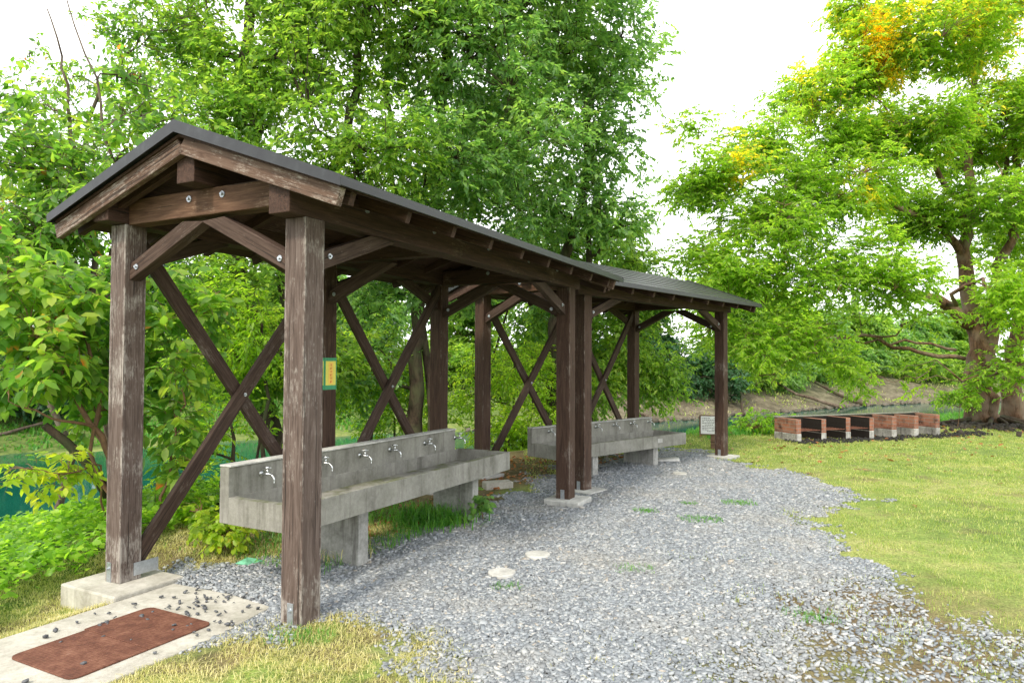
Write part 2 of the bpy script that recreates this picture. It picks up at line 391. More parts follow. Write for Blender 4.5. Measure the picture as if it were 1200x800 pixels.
class Tubes:
    """tapered tubes gathered into one mesh"""
    def __init__(s): s.V = []; s.F = []; s.k = 0
    def add(s, P, r, sides=6, cap=True):
        P = np.asarray(P, float); n = len(P); r = np.broadcast_to(np.asarray(r, float), (n,))
        T = np.gradient(P, axis=0); T /= np.linalg.norm(T, axis=1)[:, None]+1e-9
        ref = np.array([.0, .0, 1.0]) if abs(T[:, 2]).mean() < .8 else np.array([1., 0, 0])
        A = np.cross(T, ref); A /= np.linalg.norm(A, axis=1)[:, None]+1e-9; B = np.cross(T, A)
        an = np.arange(sides)*2*math.pi/sides
        V = P[:, None]+r[:, None, None]*(A[:, None]*np.cos(an)[None, :, None]+B[:, None]*np.sin(an)[None, :, None])
        s.V.append(V.reshape(-1, 3))
        i = np.arange(n-1)[:, None]*sides; j = np.arange(sides)[None]; jn = (j+1) % sides
        s.F.append((np.stack([i+j, i+jn, i+sides+jn, i+sides+j], -1).reshape(-1, 4)+s.k)); s.k += n*sides
        if cap:
            e = (n-1)*sides+s.k-n*sides
            c0 = s.k; s.V.append(P[[-1, 0]]); s.k += 2; st = c0-n*sides
            s.F.append(np.array([[e+a, e+(a+1) % sides, c0, c0] for a in range(sides)])*1)
            s.F.append(np.array([[st+(a+1) % sides, st+a, c0+1, c0+1] for a in range(sides)])*1)
    def build(s, name, mat, parent=None, smooth=True):
        V = np.concatenate(s.V); Q = np.concatenate(s.F)
        F = [tuple(q) if q[2] != q[3] else tuple(q[:3]) for q in Q.tolist()]
        return mesh(name, V, F, mat, parent, smooth)
def quads_tubes(paths, radii, sides=3):
    """many equal-length paths (N,K,3), radii (N,K) -> V,F"""
    N, K, _ = paths.shape
    T = np.gradient(paths, axis=1); T /= np.linalg.norm(T, axis=2)[..., None]+1e-9
    ref = np.where(np.abs(T[..., 2:3]) > .8, np.array([1., 0, 0]), np.array([0, 0, 1.]))
    A = np.cross(T, ref); A /= np.linalg.norm(A, axis=2)[..., None]+1e-9; B = np.cross(T, A)
    an = np.arange(sides)*2*math.pi/sides
    V = paths[:, :, None]+radii[:, :, None, None]*(A[:, :, None]*np.cos(an)[:, None]+B[:, :, None]*np.sin(an)[:, None])
    base = (np.arange(N)*K*sides)[:, None, None]+(np.arange(K-1)*sides)[None, :, None]
    j = np.arange(sides)[None, None]; jn = (j+1) % sides
    F = np.stack([base+j, base+jn, base+sides+jn, base+sides+j], -1).reshape(-1, 4)
    return V.reshape(-1, 3), F
def disc(tb, c, n, r, t, sides=14):
    c = np.array(c, float); n = np.array(n, float); n /= np.linalg.norm(n)
    tb.add([c, c+n*t], r, sides)

# ---- world and light
wd = bpy.data.worlds.new('World'); scn.world = wd; wd.use_nodes = True
nt = wd.node_tree; nt.nodes.clear()
SUN_EL, SUN_AZ = R(46), R(205)        # azimuth clockwise from +Y (the way the camera looks)
sky = nt.nodes.new('ShaderNodeTexSky'); sky.sky_type = 'NISHITA'; sky.sun_disc = False
sky.sun_elevation = SUN_EL; sky.sun_rotation = SUN_AZ; sky.air_density = 1.0; sky.dust_density = 3.0; sky.ozone_density = 1.0
tcw = nt.nodes.new('ShaderNodeTexCoord'); nzw = nt.nodes.new('ShaderNodeTexNoise'); nzw.inputs['Scale'].default_value = 1.6; nzw.inputs['Detail'].default_value = 6
nt.links.new(tcw.outputs['Generated'], nzw.inputs['Vector'])
rp = nt.nodes.new('ShaderNodeValToRGB'); rp.color_ramp.elements[0].position = .25; rp.color_ramp.elements[0].color = (.6, .6, .6, 1); rp.color_ramp.elements[1].position = .65; rp.color_ramp.elements[1].color = (.95, .95, .95, 1)
nt.links.new(nzw.outputs['Fac'], rp.inputs['Fac'])
mxw = nt.nodes.new('ShaderNodeMixRGB'); mxw.inputs['Color2'].default_value = (13.6, 13.7, 13.6, 1)
nt.links.new(rp.outputs['Color'], mxw.inputs['Fac']); nt.links.new(sky.outputs[0], mxw.inputs['Color1'])
bg = nt.nodes.new('ShaderNodeBackground'); bg.inputs['Strength'].default_value = .115
wo = nt.nodes.new('ShaderNodeOutputWorld'); nt.links.new(mxw.outputs[0], bg.inputs['Color']); nt.links.new(bg.outputs[0], wo.inputs['Surface'])
ld = bpy.data.lights.new('sun', 'SUN'); ld.energy = 2.3; ld.angle = R(9); ld.color = (1, .90, .74)
lo = bpy.data.objects.new('sun', ld); COL.objects.link(lo)
sd = Vector((math.sin(SUN_AZ)*math.cos(SUN_EL), math.cos(SUN_AZ)*math.cos(SUN_EL), math.sin(SUN_EL)))
lo.rotation_euler = sd.to_track_quat('Z', 'Y').to_euler()
scn.view_settings.view_transform = 'Standard'; scn.view_settings.look = 'None'; scn.view_settings.gamma = 1
scn.view_settings.exposure = .85

# ---- camera
cd = bpy.data.cameras.new('camera'); cd.sensor_width = 36; cd.lens = FOC/1200*36; cd.clip_end = 1500; cd.clip_start = .05
co = bpy.data.objects.new('camera', cd); COL.objects.link(co); scn.camera = co
co.matrix_world = Matrix.Translation((0, 0, EYE)) @ Matrix.Rotation(R(90)+PITCH, 4, 'X') @ Matrix.Rotation(ROLL, 4, 'Z')

# ------------------------------------------------------------------ the setting
def axis(a, b, step, lo, hi, grow=1.16):
    mid = list(np.arange(a, b, step)); out = [b]; s = step
    while out[-1] < hi: s *= grow; out.append(out[-1]+s)
    pre = [a]; s = step
    while pre[-1] > lo: s *= grow; pre.append(pre[-1]-s)
    return np.array(pre[:0:-1]+mid+out)
gx = axis(-4.5, 6.5, .045, -500, 500); gy = axis(2.0, 13.0, .045, -300, 700)
X, Y = np.meshgrid(gx, gy); Z = ground(X, Y)
nx, ny = len(gx), len(gy)
I = np.arange(nx*ny).reshape(ny, nx)
F = np.stack([I[:-1, :-1], I[:-1, 1:], I[1:, 1:], I[1:, :-1]], -1).reshape(-1, 4)
go = mesh('ground', np.stack([X, Y, Z], -1).reshape(-1, 3), F, M['ground'], smooth=True)
tag(go, 'gravel path, patchy lawn and clay river banks', None, None, 'structure')
def attr(me, nm, val):
    a = me.attributes.new(nm, 'FLOAT', 'POINT'); a.data.foreach_set('value', np.asarray(val, np.float32).ravel())
dn = polydist(X, Y, NEAR); ef = polydist(X, Y, FAR); ga = gravel_amt(X, Y)
attr(go.data, 'gravel', ga)
tu = gz(1150, 490)[:2]
soil = np.clip(np.exp(-(((X-11.2)/2.4)**2+((Y-16.6)/1.5)**2))*1.6*fbm(X*2, Y*2, 2), 0, 1)
bb = polydist(X, Y, [(5.2, 13.1), (8.9, 14.5)]); soil = np.maximum(soil, sstep(.75, .1, np.abs(bb+.05))*.9)
und = sdf(X, Y, [l2w(S1, -.2, 2.6), l2w(S1, .4, .55), l2w(S1, 3.4, .5), l2w(S1, 4.3, .9), l2w(S2, .6, .9), l2w(S2, 3.2, .7), l2w(S2, 3.2, 3), l2w(S1, 3.8, 3.5)])
soil = np.maximum(soil, sstep(-.15, .25, und+(fbm(X*3, Y*3, 8)-.5)*.5)*.85)
q1 = gz(1150, 790)[:2]; soil = np.maximum(soil, np.clip(np.exp(-(((X-q1[0])/1.1)**2+((Y-q1[1])/.5)**2))*1.1*fbm(X*3, Y*3, 44)*1.3, 0, .8))
lf = ((X < .3) & (Y < 5.5) & (dn < .5))*np.clip((fbm(X*5, Y*5, 101)-.35)*3.2, 0, .8); soil = np.maximum(soil, lf)
rt_ = (X > .5)*(Y < 12)*np.clip((fbm(X*2.2, Y*2.2, 111)-.60)*4, 0, .5); soil = np.maximum(soil, rt_)
q3 = gz(980, 700)[:2]
low = (np.exp(-(((X-q1[0])/1.5)**2+((Y-q1[1])/.7)**2))+.9*np.exp(-(((X-q3[0])/.8)**2+((Y-q3[1])/.45)**2)))*np.clip(.3+1.5*fbm(X*3, Y*3, 44), 0, 1.2)
attr(go.data, 'soil', np.clip(np.maximum(soil*(1-ga*.7), low), 0, .92))
farside = (ef > -6) & (dn > 2)
clay = np.where(farside, sstep(8.0, 5.0, ef+(fbm(X*.5, Y*.5, 6)-.5)*4), sstep(1.2, 2.5, dn)*.9)
left = sstep(5, -1, X)
clay = clay*(1-left*farside*.85)
attr(go.data, 'clay', clay)
bgm = np.where(farside, np.clip(sstep(3.5, 6.5, ef+(fbm(X*.8, Y*.8, 16)-.5)*5)+left*.9*sstep(.2, .9, ef), 0, 1), sstep(-.2, .6, dn)*sstep(1, -2, X))
attr(go.data, 'bankgrass', bgm)
# water
w_ = mesh('river_water', [(-400, -250, -1.3), (500, -250, -1.3), (500, 600, -1.3), (-400, 600, -1.3)], [(0, 1, 2, 3)], M['water'])
tag(w_, 'still teal green river behind the shelters', None, None, 'structure')
sl = prism('concrete_slab', SLAB, -.2, -.028, M['slab'], None, .008); tag(sl, 'pale concrete slab around the rusty cover', None, None, 'structure')

# gravel stones
def rot3(n):
    q = rng.normal(size=(n, 4)); q /= np.linalg.norm(q, axis=1)[:, None]; a, b, c, d = q.T
    return np.stack([1-2*(c*c+d*d), 2*(b*c-a*d), 2*(b*d+a*c), 2*(b*c+a*d), 1-2*(b*b+d*d), 2*(c*d-a*b), 2*(b*d-a*c), 2*(c*d+a*b), 1-2*(b*b+c*c)], -1).reshape(n, 3, 3)
def stones(name, xy, size, mat, sink=.15, zf=ground, flat=False):
    n = len(xy)
    cube = np.array([(-1, -1, -1), (1, -1, -1), (1, 1, -1), (-1, 1, -1), (-1, -1, 1), (1, -1, 1), (1, 1, 1), (-1, 1, 1)], float)
    V = cube[None]*(.62+.38*rng.random((n, 8, 3)))
    V *= (np.array([.66, .50, .30])*(.75+.5*rng.random((n, 1, 3))))*size[:, None, None]
    if flat:                                            # stones settle on their broad side
        a = rng.uniform(0, 2*math.pi, n); c_, s_ = np.cos(a), np.sin(a); tx, ty = rng.normal(0, .28, (2, n))
        V[..., 2] += V[..., 0]*tx[:, None]+V[..., 1]*ty[:, None]
        V = np.stack([V[..., 0]*c_[:, None]-V[..., 1]*s_[:, None], V[..., 0]*s_[:, None]+V[..., 1]*c_[:, None], V[..., 2]], -1)
    else: V = np.einsum('nij,nkj->nki', rot3(n), V)
    z = zf(xy[:, 0], xy[:, 1])+size*(.28-sink)+rng.random(n)*size*.12
    V += np.stack([xy[:, 0], xy[:, 1], z], -1)[:, None]
    F = (np.array(BF)[None]+(np.arange(n)*8)[:, None, None]).reshape(-1, 4)
    return mesh(name, V.reshape(-1, 3), F, mat)
def scatter(n, box, dens):
    x = rng.uniform(box[0], box[1], n); y = rng.uniform(box[2], box[3], n)
    k = rng.random(n) < dens(x, y); return np.stack([x[k], y[k]], -1)
def inview(x, y, m=.06):
    return (y > 1.5) & (np.abs(x/np.maximum(y, .1)) < .74+m+.3/np.maximum(y, .1))
fpads = [l2w(S1, 3.815, 0), l2w(S2, 0, 0), l2w(S2, 3.815, 0)]
def nopad(x, y):
    k = ~inpoly(x, y, SLAB)
    for p in fpads: k &= np.hypot(x-p[0], y-p[1]) > .22
    return k
A1 = scatter(440000, (-3.2, 5.0, 2.4, 7.2), lambda x, y: gravel_amt(x, y)*np.clip(.55+.9*fbm(x*1.7, y*1.7, 41)-.25*sstep(5.2, 7, y), .3, 1)*nopad(x, y)*inview(x, y)*(sdf(x, y, GRAV) > -.4))
A2 = scatter(190000, (-2.5, 6.0, 7.2, 12.5), lambda x, y: gravel_amt(x, y)*.95*nopad(x, y)*inview(x, y))
sp_ = np.stack([rng.normal(0, .28, 150), rng.normal(0, .28, 150)], -1)+np.array(l2w(S1, .12, .62))
xy = np.concatenate([A1, A2]); s = np.where(xy[:, 1] < 5.0, .0095+.016*rng.random(len(xy))**2.0, np.where(xy[:, 1] < 7.2, .012+.016*rng.random(len(xy))**1.6, rng.uniform(.017, .029, len(xy))))*(1+.5*(rng.random(len(xy)) > .985))
st = stones('gravel', xy, s, M['stone'], .12, flat=True); tag(st, 'loose blue grey crushed stone covering the path', 'gravel', None, 'stuff')
k = inpoly(sp_[:, 0], sp_[:, 1], SLAB); sp_ = sp_[k]
sp2 = np.array([l2w(S1, rng.uniform(-1.4, .1), rng.uniform(.35, 1.28)) for _ in range(20)])
sp3 = np.concatenate([sp_, sp2])
st2 = stones('loose_stones', sp3, rng.uniform(.010, .024, len(sp3)), M['darkstone'], .05, lambda x, y: np.full(len(x), -.022), True)
tag(st2, 'dark stones scattered over the concrete slab and rusty cover', 'stones', None, 'stuff')

# ------------------------------------------------------------------ picnic shelters
W, L = 1.6017, 3.8147
def bolt(parent, c, n, r=.02, t=.012):
    tb = Tubes(); disc(tb, c, n, r, t*.4); n = np.array(n, float); n /= np.linalg.norm(n); disc(tb, np.array(c)+n*t*.4, n, r*.45, t, 6)
    return tb.build('bolt', M['steel'], parent, False)
def shelter(S, label, tilt, near):
    T = thing('timber_shelter', (S[0], S[1], S[2]), R(90)-S[3], label, 'shelter', 'timber shelters over the wash troughs')
    # local: X = along (u), Y = towards the back (v)
    HF, HB = 2.2885, 2.382
    zt = lambda u: -tilt*u
    for i, (u, v) in enumerate([(0, 0), (L, 0), (0, W), (L/2, W), (L, W)]):
        H = (HF if v == 0 else HB)+zt(u)
        m = M['post'] if (near and u == 0) else M['post2']
        p = beam('post', (u, v, 0.0), (u, v, H), .154, .154, m, T, up=(1, 0, 0))
        if near and (u, v) == (0, 0): tag(p, 'weathered grey post nearest the camera')
        if near and (u, v) == (0, W): tag(p, 'weathered post on the raised footing')
        # angle strap at the foot
        boxes('foot_bracket', [(u-.083, u-.0775, v-.022+ (.03 if v else 0), v+.022+(.03 if v else 0), .0, .13)], M['steel'], T, .001)
        bolt(T, (u-.083, v+(.03 if v else 0), .09), (-1, 0, 0), .012, .01)
        if not near or u > 0:
            f = prism('footing', [(u-.21, v-.23), (u+.20, v-.22), (u+.18, v+.18), (u-.18, v+.17)], -.25, .034, M['concw'], T, .01)
        elif v > 0:
            f = prism('footing', [(u-.25, v-.29), (u+.25, v-.29), (u+.25, v+.28), (u-.25, v+.28)], -.4, .0, M['slab'], T, .012)
    # eave beams and ridge beam
    e0, e1 = -.20, L+.20
    beam('eave_beam', (e0, 0, HF+.096-zt(0)*0+zt(e0)), (e1, 0, HF+.096+zt(e1)), .156, .192, M['beam'], T)
    beam('eave_beam', (e0, W, HB+.094+zt(e0)), (e1, W, HB+.094+zt(e1)), .156, .185, M['beam'], T)
    beam('ridge_beam', (e0, .775, 2.655+zt(e0)), (e1, .775, 2.655+zt(e1)), .155, .225, M['beam'], T)
    for u in (0, L/2, L):
        beam('tie_beam', (u, .079, 2.46+zt(u)), (u, W-.079, 2.46+zt(u)), .115, .165, M['tie'] if u == 0 else M['beam'], T)
        for v in (.62, .92):
            bolt(T, (u-.0585, v, 2.49+zt(u)), (-1, 0, 0), .021)
    # knee braces across the gables
    for u in (0, L/2, L):
        for (va, vb) in ((.079, .73), (W-.079, W-.70)):
            if u == L/2 and va < 1: continue
            z0 = 2.035 if va < 1 else 2.06
            d = 1 if vb > va else -1
            beam('knee_brace', (u, va-d*.01, z0+zt(u)), (u, vb, 2.352+zt(u)), .085, .10, M['brace'], T, cut0=.05, cut1=-.09)
            bolt(T, (u-.044, va+d*.07, z0+.035+zt(u)), (-1, 0, 0), .018)
            bolt(T, (u-.02, vb-d*.16, 2.262+zt(u)), (-.3, 0, -1), .018)
    # knee braces along the eave beams
    for v, HH, us in ((0, HF, (0, L)), (W, HB, (0, L/2, L))):
        for u in us:
            for d in ((1,) if u == 0 else (-1,) if u == L else (1, -1)):
                beam('knee_brace', (u+d*.07, v, HH-.24+zt(u)), (u+d*.70, v, HH-.005+zt(u)), .06, .10, M['brace'], T, cut0=.035, cut1=-.10)
                bolt(T, (u+d*.17, v-.031, HH-.19+zt(u)), (0, -1, 0), .016)
    # crossed braces along the back
    for k in range(2):
        ua, ub = k*L/2+.077, (k+1)*L/2-.077
        beam('cross_brace', (ua-.03, W-.033, .10), (ub+.03, W-.033, HB-.03+zt(ub)), .045, .105, M['brace'], T, up=(0, 0, 1), cut0=.06, cut1=.06)
        beam('cross_brace', (ua-.03, W+.02, HB-.05+zt(ua)), (ub+.03, W+.02, .06), .045, .105, M['brace'], T, up=(0, 0, 1), cut0=-.06, cut1=-.06)
        bolt(T, ((ua+ub)/2, W-.056, 1.2), (0, -1, 0), .014)
    if near:
        boxes('joint_plate', [(.02, .20, W-.084, W-.0785, .03, .115)], M['steel'], T, .001)
    # roof deck, sheet roofing, rafters, barge boards
    AP, ZA = .765, 2.845; VR, ZR = -.50, 2.40; VL, ZL = 2.03, 2.43
    u0, u1 = -.285, L+.36
    slR, slL = (ZA-ZR)/(AP-VR), (ZA-ZL)/(VL-AP)
    t = .022
    deck = [(VR+.02, ZR-t+.006), (AP, ZA-t), (VL-.02, ZL-t+.006), (VL-.02, ZL-t-.018+.006), (AP, ZA-t-.018), (VR+.02, ZR-t-.018+.006)]
    extrude_profile('roof_deck', deck, u0+.03, u1-.03, M['beam'], T, tilt, 0)
    rp_ = [(VR-.012, ZR+.006), (AP, ZA+.030), (VL+.012, ZL+.006), (VL+.012, ZL-.034), (VL, ZL-.034), (VL, ZL-.012), (AP, ZA-.012), (VR, ZR-.012), (VR, ZR-.034), (VR-.012, ZR-.034)]
    rf = extrude_profile('roof', rp_, u0, u1, M['roof'], T, tilt, .002)
    # lapped courses of the sheeting, parallel to the eaves
    V, Fc = [], []
    for side, (va, za) in enumerate(((VR, ZR), (VL, ZL))):
        n = 8
        for i in range(n):
            f0, f1 = i/n, (i+1)/n
            p = [(va+(AP-va)*f, za+(ZA+.016-za)*f+.010) for f in (f0, f1)]
            k = len(V)
            for uu in (u0-.004, u1+.004):
                V += [(uu, p[0][0], p[0][1]-.004-tilt*uu), (uu, p[0][0], p[0][1]+.013-tilt*uu), (uu, p[1][0], p[1][1]+.003-tilt*uu), (uu, p[1][0], p[1][1]-.004-tilt*uu)]
            Fc += [tuple(k+i for i in f) for f in ((0, 1, 2, 3), (7, 6, 5, 4), (0, 4, 5, 1), (1, 5, 6, 2), (2, 6, 7, 3), (3, 7, 4, 0))]
    bm_fix(mesh('roofing_course', V, Fc, M['roof'], rf))
    # verge flashing on both gable ends
    for ue, dd in ((u0, -1), (u1, 1)):
        V = []
        for uu in (ue+dd*.003, ue+dd*.009):
            V += [(uu, VR-.014, ZR+.020-tilt*uu), (uu, AP, ZA+.052-tilt*uu), (uu, VL+.014, ZL+.020-tilt*uu), (uu, VL+.014, ZL-.038-tilt*uu), (uu, AP, ZA-.022-tilt*uu), (uu, VR-.014, ZR-.038-tilt*uu)]
        Fv = [(0, 1, 4, 5), (1, 2, 3, 4), (11, 10, 7, 6), (10, 9, 8, 7), (0, 6, 7, 1), (1, 7, 8, 2), (2, 8, 9, 3), (3, 9, 10, 4), (4, 10, 11, 5), (5, 11, 6, 0)]
        bm_fix(mesh('verge_flashing', V, Fv, M['roof'], rf))
    tk = t+.018
    def under(v): return (ZA-slR*(AP-v) if v < AP else ZA-slL*(v-AP))-tk
    nr = 9
    for i in range(nr):
        u = e0+.09+(e1-e0-.18)*i/(nr-1)
        for va in (VR+.06, VL-.06):
            hh = .075
            beam('rafter', (u, va, under(va)-hh/2-.004+zt(u)), (u, AP, under(AP)-hh/2-.004+zt(u)), .045, hh, M['beam'], T, up=(0, 0, 1), b=.003)
    for u, uu in ((e0-.022, 0), (e1+.022, 1)):
        for va, sl in ((VR+.04, slR), (VL+.06, slL)):
            hh = .10
            vv = va if va < 1 else min(va, VL-.0)
            b_ = beam('barge_board', (u, vv, under(vv)-hh/2+zt(u)), (u, AP, under(AP)-hh/2+zt(u)), .042, hh, M['barge'] if near else M['beam'], T, b=.004, cut0=0, cut1=(-.016 if va < 1 else -.016))
    # coach bolts along the outside of the front eave beam
    for u in (.45, 1.2, 2.0, 2.75, 3.4):
        bolt(T, (u, -.078, HF+.14+zt(u)), (0, -1, 0), .02, .02)
    for u in (-.0, L/2, L):
        bolt(T, (u+.02, W-.079, HB+.08+zt(u)), (0, -1, 0), .02, .02)
    return T
shelter(S1, 'nearer brown timber shelter with a weathered gable over the long trough', .0115, True)
shelter(S2, 'farther brown timber shelter standing beyond the first, turned away towards the river', 0.0, False)

# ------------------------------------------------------------------ wash troughs
def trough(loc, yaw, z, Lh, legs, legz, taps, label, plug, tapz, grp='concrete wash troughs under the shelters'):
    T = thing('wash_trough', (loc[0], loc[1], z), R(90)-yaw, label, 'trough', grp)
    D, Z0, ZR, ZB = .64, .43, .60, .79
    # basin: floor, front, ends, rim all one cast mesh (local X along, Y towards the back)
    E_ = D-.084; V = [(0, 0), (Lh, 0), (Lh, E_), (0, E_)]
    t = .055
    inner = [(t, t), (Lh-t, t), (Lh-t, E_-.004), (t, E_-.004)]
    vv = [(x, y, Z0) for x, y in V]+[(x, y, ZR) for x, y in V]+[(x, y, ZR) for x, y in inner]+[(x+(.02 if x < 1 else -.02), y+(.02 if y < .3 else -.0), Z0+.06) for x, y in inner]
    ff = [(3, 2, 1, 0)]
    for i in range(4):
        j = (i+1) % 4
        ff += [(i, j, j+4, i+4), (i+4, j+4, j+8, i+8), (i+8, j+8, j+12, i+12)]
    ff += [(12, 13, 14, 15)]
    b = bm_fix(mesh('basin', vv, ff, M['conc'], T)); bev(b, .006)
    boxes('splash_wall', [(.0, Lh-.10, D-.0835, D-.002, Z0, ZB)], M['conc'], T, .006)
    boxes('wall_coping', [(.003, Lh-.103, D-.098, D+.006, ZB+.001, ZB+.014)], M['concw'], T, .004)
    for (u, v0) in legs:
        boxes('support_leg', [(u, u+.11, v0, D-.06, legz, Z0-.001)], M['legc'], T, .006)
    tb = Tubes(); tb.add([(plug[0], plug[1], legz), (plug[0], plug[1], Z0-.002)], .035, 12); tb.add([(plug[0], plug[1], legz+.02), (plug[0], plug[1], legz+.09)], .042, 12); tb.build('drain_pipe', M['pipe'], T)
    y0 = D-.083
    for u in taps:
        tb = Tubes()
        tb.add([(u, y0+.001, tapz), (u, y0-.007, tapz)], .021, 14)
        tb.add([(u, y0-.006, tapz), (u, y0-.03, tapz), (u, y0-.085, tapz)], [.008, .010, .010], 10)
        tb.add([(u, y0-.055, tapz), (u, y0-.055, tapz+.035)], [.008, .006], 8)
        a = np.linspace(0, math.pi/2, 6)
        tb.add([(u, y0-.08-.038*math.sin(x), tapz-.038*(1-math.cos(x))) for x in a]+[(u, y0-.118, tapz-.06)], .0068, 8)
        f = tb.build('tap', M['chrome'], T)
        h = Tubes(); r = random.uniform(0, 1.5)
        for q in (r, r+math.pi/2): h.add([(u-.026*math.cos(q), y0-.055-.026*math.sin(q), tapz+.042), (u+.026*math.cos(q), y0-.055+.026*math.sin(q), tapz+.042)], .0045, 6)
        disc(h, (u, y0-.055, tapz+.034), (0, 0, 1), .012, .016, 8)
        h.build('tap_handle', M['chrome'], f)
    return T
p = l2w(S1, .15, .22)
t1 = trough(p, S1[3], 0, 2.82, [(.80, .16), (2.37, .15)], -.15, [.27, .83, 1.28, 1.67, 2.19, 2.71], 'nearer long concrete wash trough with six chrome taps on its back wall', (1.12, .44), .715)
t2 = trough((T2[0], T2[1]), T2[3], T2[2], 2.72, [(.62, .04), (1.95, .04)], .0, [.32, 1.28, 1.68, 2.09, 2.52], 'farther concrete wash trough with mossy rim under the second shelter', (.9, .35), .735)
ys = boxes('stain_patch', [(2.0, 2.11, -.0035, -.0005, .50, .56)], M['concw'], t2, 0)

# ------------------------------------------------------------------ steel cover, notices, small things
cv = thing('manhole_cover', (*l2w(S1, -.605, .735), -.027), R(90)-S1[3], 'rusty two-leaf checker plate cover set in the concrete slab', 'cover')
def rrect(x0, x1, y0, y1, r, side):
    P = []
    for (cx, cy, a0, on) in ((x1-r, y1-r, 0, side > 0), (x0+r, y1-r, 90, side < 0), (x0+r, y0+r, 180, side < 0), (x1-r, y0+r, 270, side > 0)):
        if on: P += [(cx+r*math.cos(R(a0+k*18)), cy+r*math.sin(R(a0+k*18))) for k in range(6)]
        else: P.append((x1 if a0 in (0, 270) else x0, y1 if a0 in (0, 90) else y0))
    return P
prism('cover_leaf', rrect(-.395, -.002, -.27, .27, .05, -1), 0, .008, M['rust'], cv, .002)
prism('cover_leaf', rrect(.002, .40, -.27, .29, .05, 1), 0, .0085, M['rust'], cv, .002)

def dm(name, pts, mat, parent): return mesh(name, pts, [tuple(range(len(pts)))], mat, parent)
M['green_tape'] = plain('green_tape', (.04, .30, .14), .5, 0, .2, 40)
M['yellow'] = plain('yellow_paper', (.80, .72, .12), .6, 0, .06)
M['orange'] = plain('orange_paper', (.90, .60, .12), .6, 0, .06)
M['red'] = plain('red_ink', (.62, .05, .02), .6)
M['ink'] = plain('grey_ink', (.12, .12, .12), .7)
M['white'] = plain('white_board', (.72, .74, .72), .5, 0, .06, 8)
M['timber'] = wood('sign_post_wood', (.06, .035, .022), (.15, .09, .055), (.22, .14, .09), (.3, .25, .2), .2)
# notice taped round the middle back post
nx_, ny_ = l2w(S1, L/2, W)
ns = thing('taped_notice', (nx_, ny_, 1.35), R(90)-S1[3], 'small yellow notice with red characters fixed by green tape on a back post', 'notice')
h = .0785
def wrap(nm, z0, z1, mat, off, a0=-.078, a1=.078, w0=-.078, w1=.078):
    B = [(-h-off-.0012, -h-off, w0, w1, z0, z1), (a0, a1, -h-off-.0012, -h-off, z0, z1)]
    return boxes(nm, B, mat, ns, 0)
wrap('tape', -.145, .145, M['green_tape'], .0)
wrap('paper', -.105, .115, M['yellow'], .0015, -.066, .066, -.066, .066)
boxes('paper_panel', [(-h-.0045, -h-.0032, -.03, .03, -.095, .105), (-.03, .03, -h-.0045, -h-.0032, -.095, .105)], M['orange'], ns, 0)
B = []
for k, z in enumerate((.078, .048, .018, -.012, -.042, -.074)):
    for (dx0, dx1, dz0, dz1) in ((-.011, .011, .006, .0085), (-.0015, .0015, -.010, .011), (-.009, .009, -.0035, -.001), (-.010, -.007, -.010, .002))[: 3+(k % 2)]:
        B += [(-h-.006, -h-.0048, dx0, dx1, z+dz0, z+dz1), (dx0, dx1, -h-.006, -h-.0048, z+dz0, z+dz1)]
boxes('lettering', B, M['red'], ns, 0)
# notice board behind the last post
nb = thing('notice_board', (3.47, 12.0, -.05), R(-14), 'white notice board with rows of small print on a wooden post', 'sign')
boxes('board_post', [(-.035, .035, .012, .07, -.2, .56)], M['timber'], nb, .004)
boxes('backing_board', [(-.225, .205, -.006, .012, .24, .585)], M['timber'], nb, .004)
boxes('white_panel', [(-.20, .215, -.012, -.0062, .26, .565)], M['white'], nb, .003)
B = []
for r_ in range(9):
    x = -.175
    while x < .18:
        w = random.uniform(.012, .04)
        if random.random() < .85: B.append((x, x+w, -.0135, -.0122, .525-r_*.028, .535-r_*.028))
        x += w+.008
boxes('lettering', B, M['ink'], nb, 0)
# round marker caps in the gravel
for (px, py, r, lb) in ((630, 653, .095, 'white round concrete marker cap in the gravel, the one nearer the far shelter posts'), (588, 674, .095, 'white round concrete marker cap with grass at its edge, nearest the camera'), (797, 552, .095, 'white round concrete marker cap in gravel before the far trough')):
    g = gz(px, py); zz = float(ground(g[0], g[1]))
    tb = Tubes(); an = np.linspace(0, 2*math.pi, 25)[:-1]
    P = [(g[0]+r*math.cos(a)*(1+.03*math.sin(3*a)), g[1]+r*math.sin(a)) for a in an]
    o = prism('marker_cap', P, zz-.03, zz+.030, M['concw'], None, .006); tag(o, lb, 'marker cap', 'round marker caps in the gravel')
def rock(name, c, s, mat, label, cat='stone', flat=.5, group=None):
    bm = bmesh.new(); bmesh.ops.create_icosphere(bm, subdivisions=2, radius=1)
    for v in bm.verts:
        n = v.co.normalized(); k = 1+.28*math.sin(n.x*3.1+c[0]*9)*math.cos(n.y*2.7+c[1]*7)+.14*math.sin(n.z*6+n.x*5)
        v.co = Vector((n.x*s[0]*k, n.y*s[1]*k, n.z*s[2]*k))
    me = bpy.data.meshes.new(name); bm.to_mesh(me); bm.free(); me.materials.append(mat)
    o = bpy.data.objects.new(name, me); link(o); zz = float(ground(c[0], c[1])); o.location = (c[0], c[1], zz+s[2]*.4); o.rotation_euler = (0.1, .08, random.uniform(0, 3))
    return tag(o, label, cat, group)
g = gz(293, 661); rk = rock('stone', g[:2], (.075, .045, .03), plain('green_stone', (.12, .36, .22), .8, 0, .4, 12), 'pale green painted stone lying beside the near trough'); rk.rotation_euler = (.1, .1, .3)
g = gz(262, 641); rock('stone', g[:2], (.05, .035, .028), plain('brown_stone', (.20, .15, .11), .85, 0, .4, 12), 'brown stone under the near end of the trough')
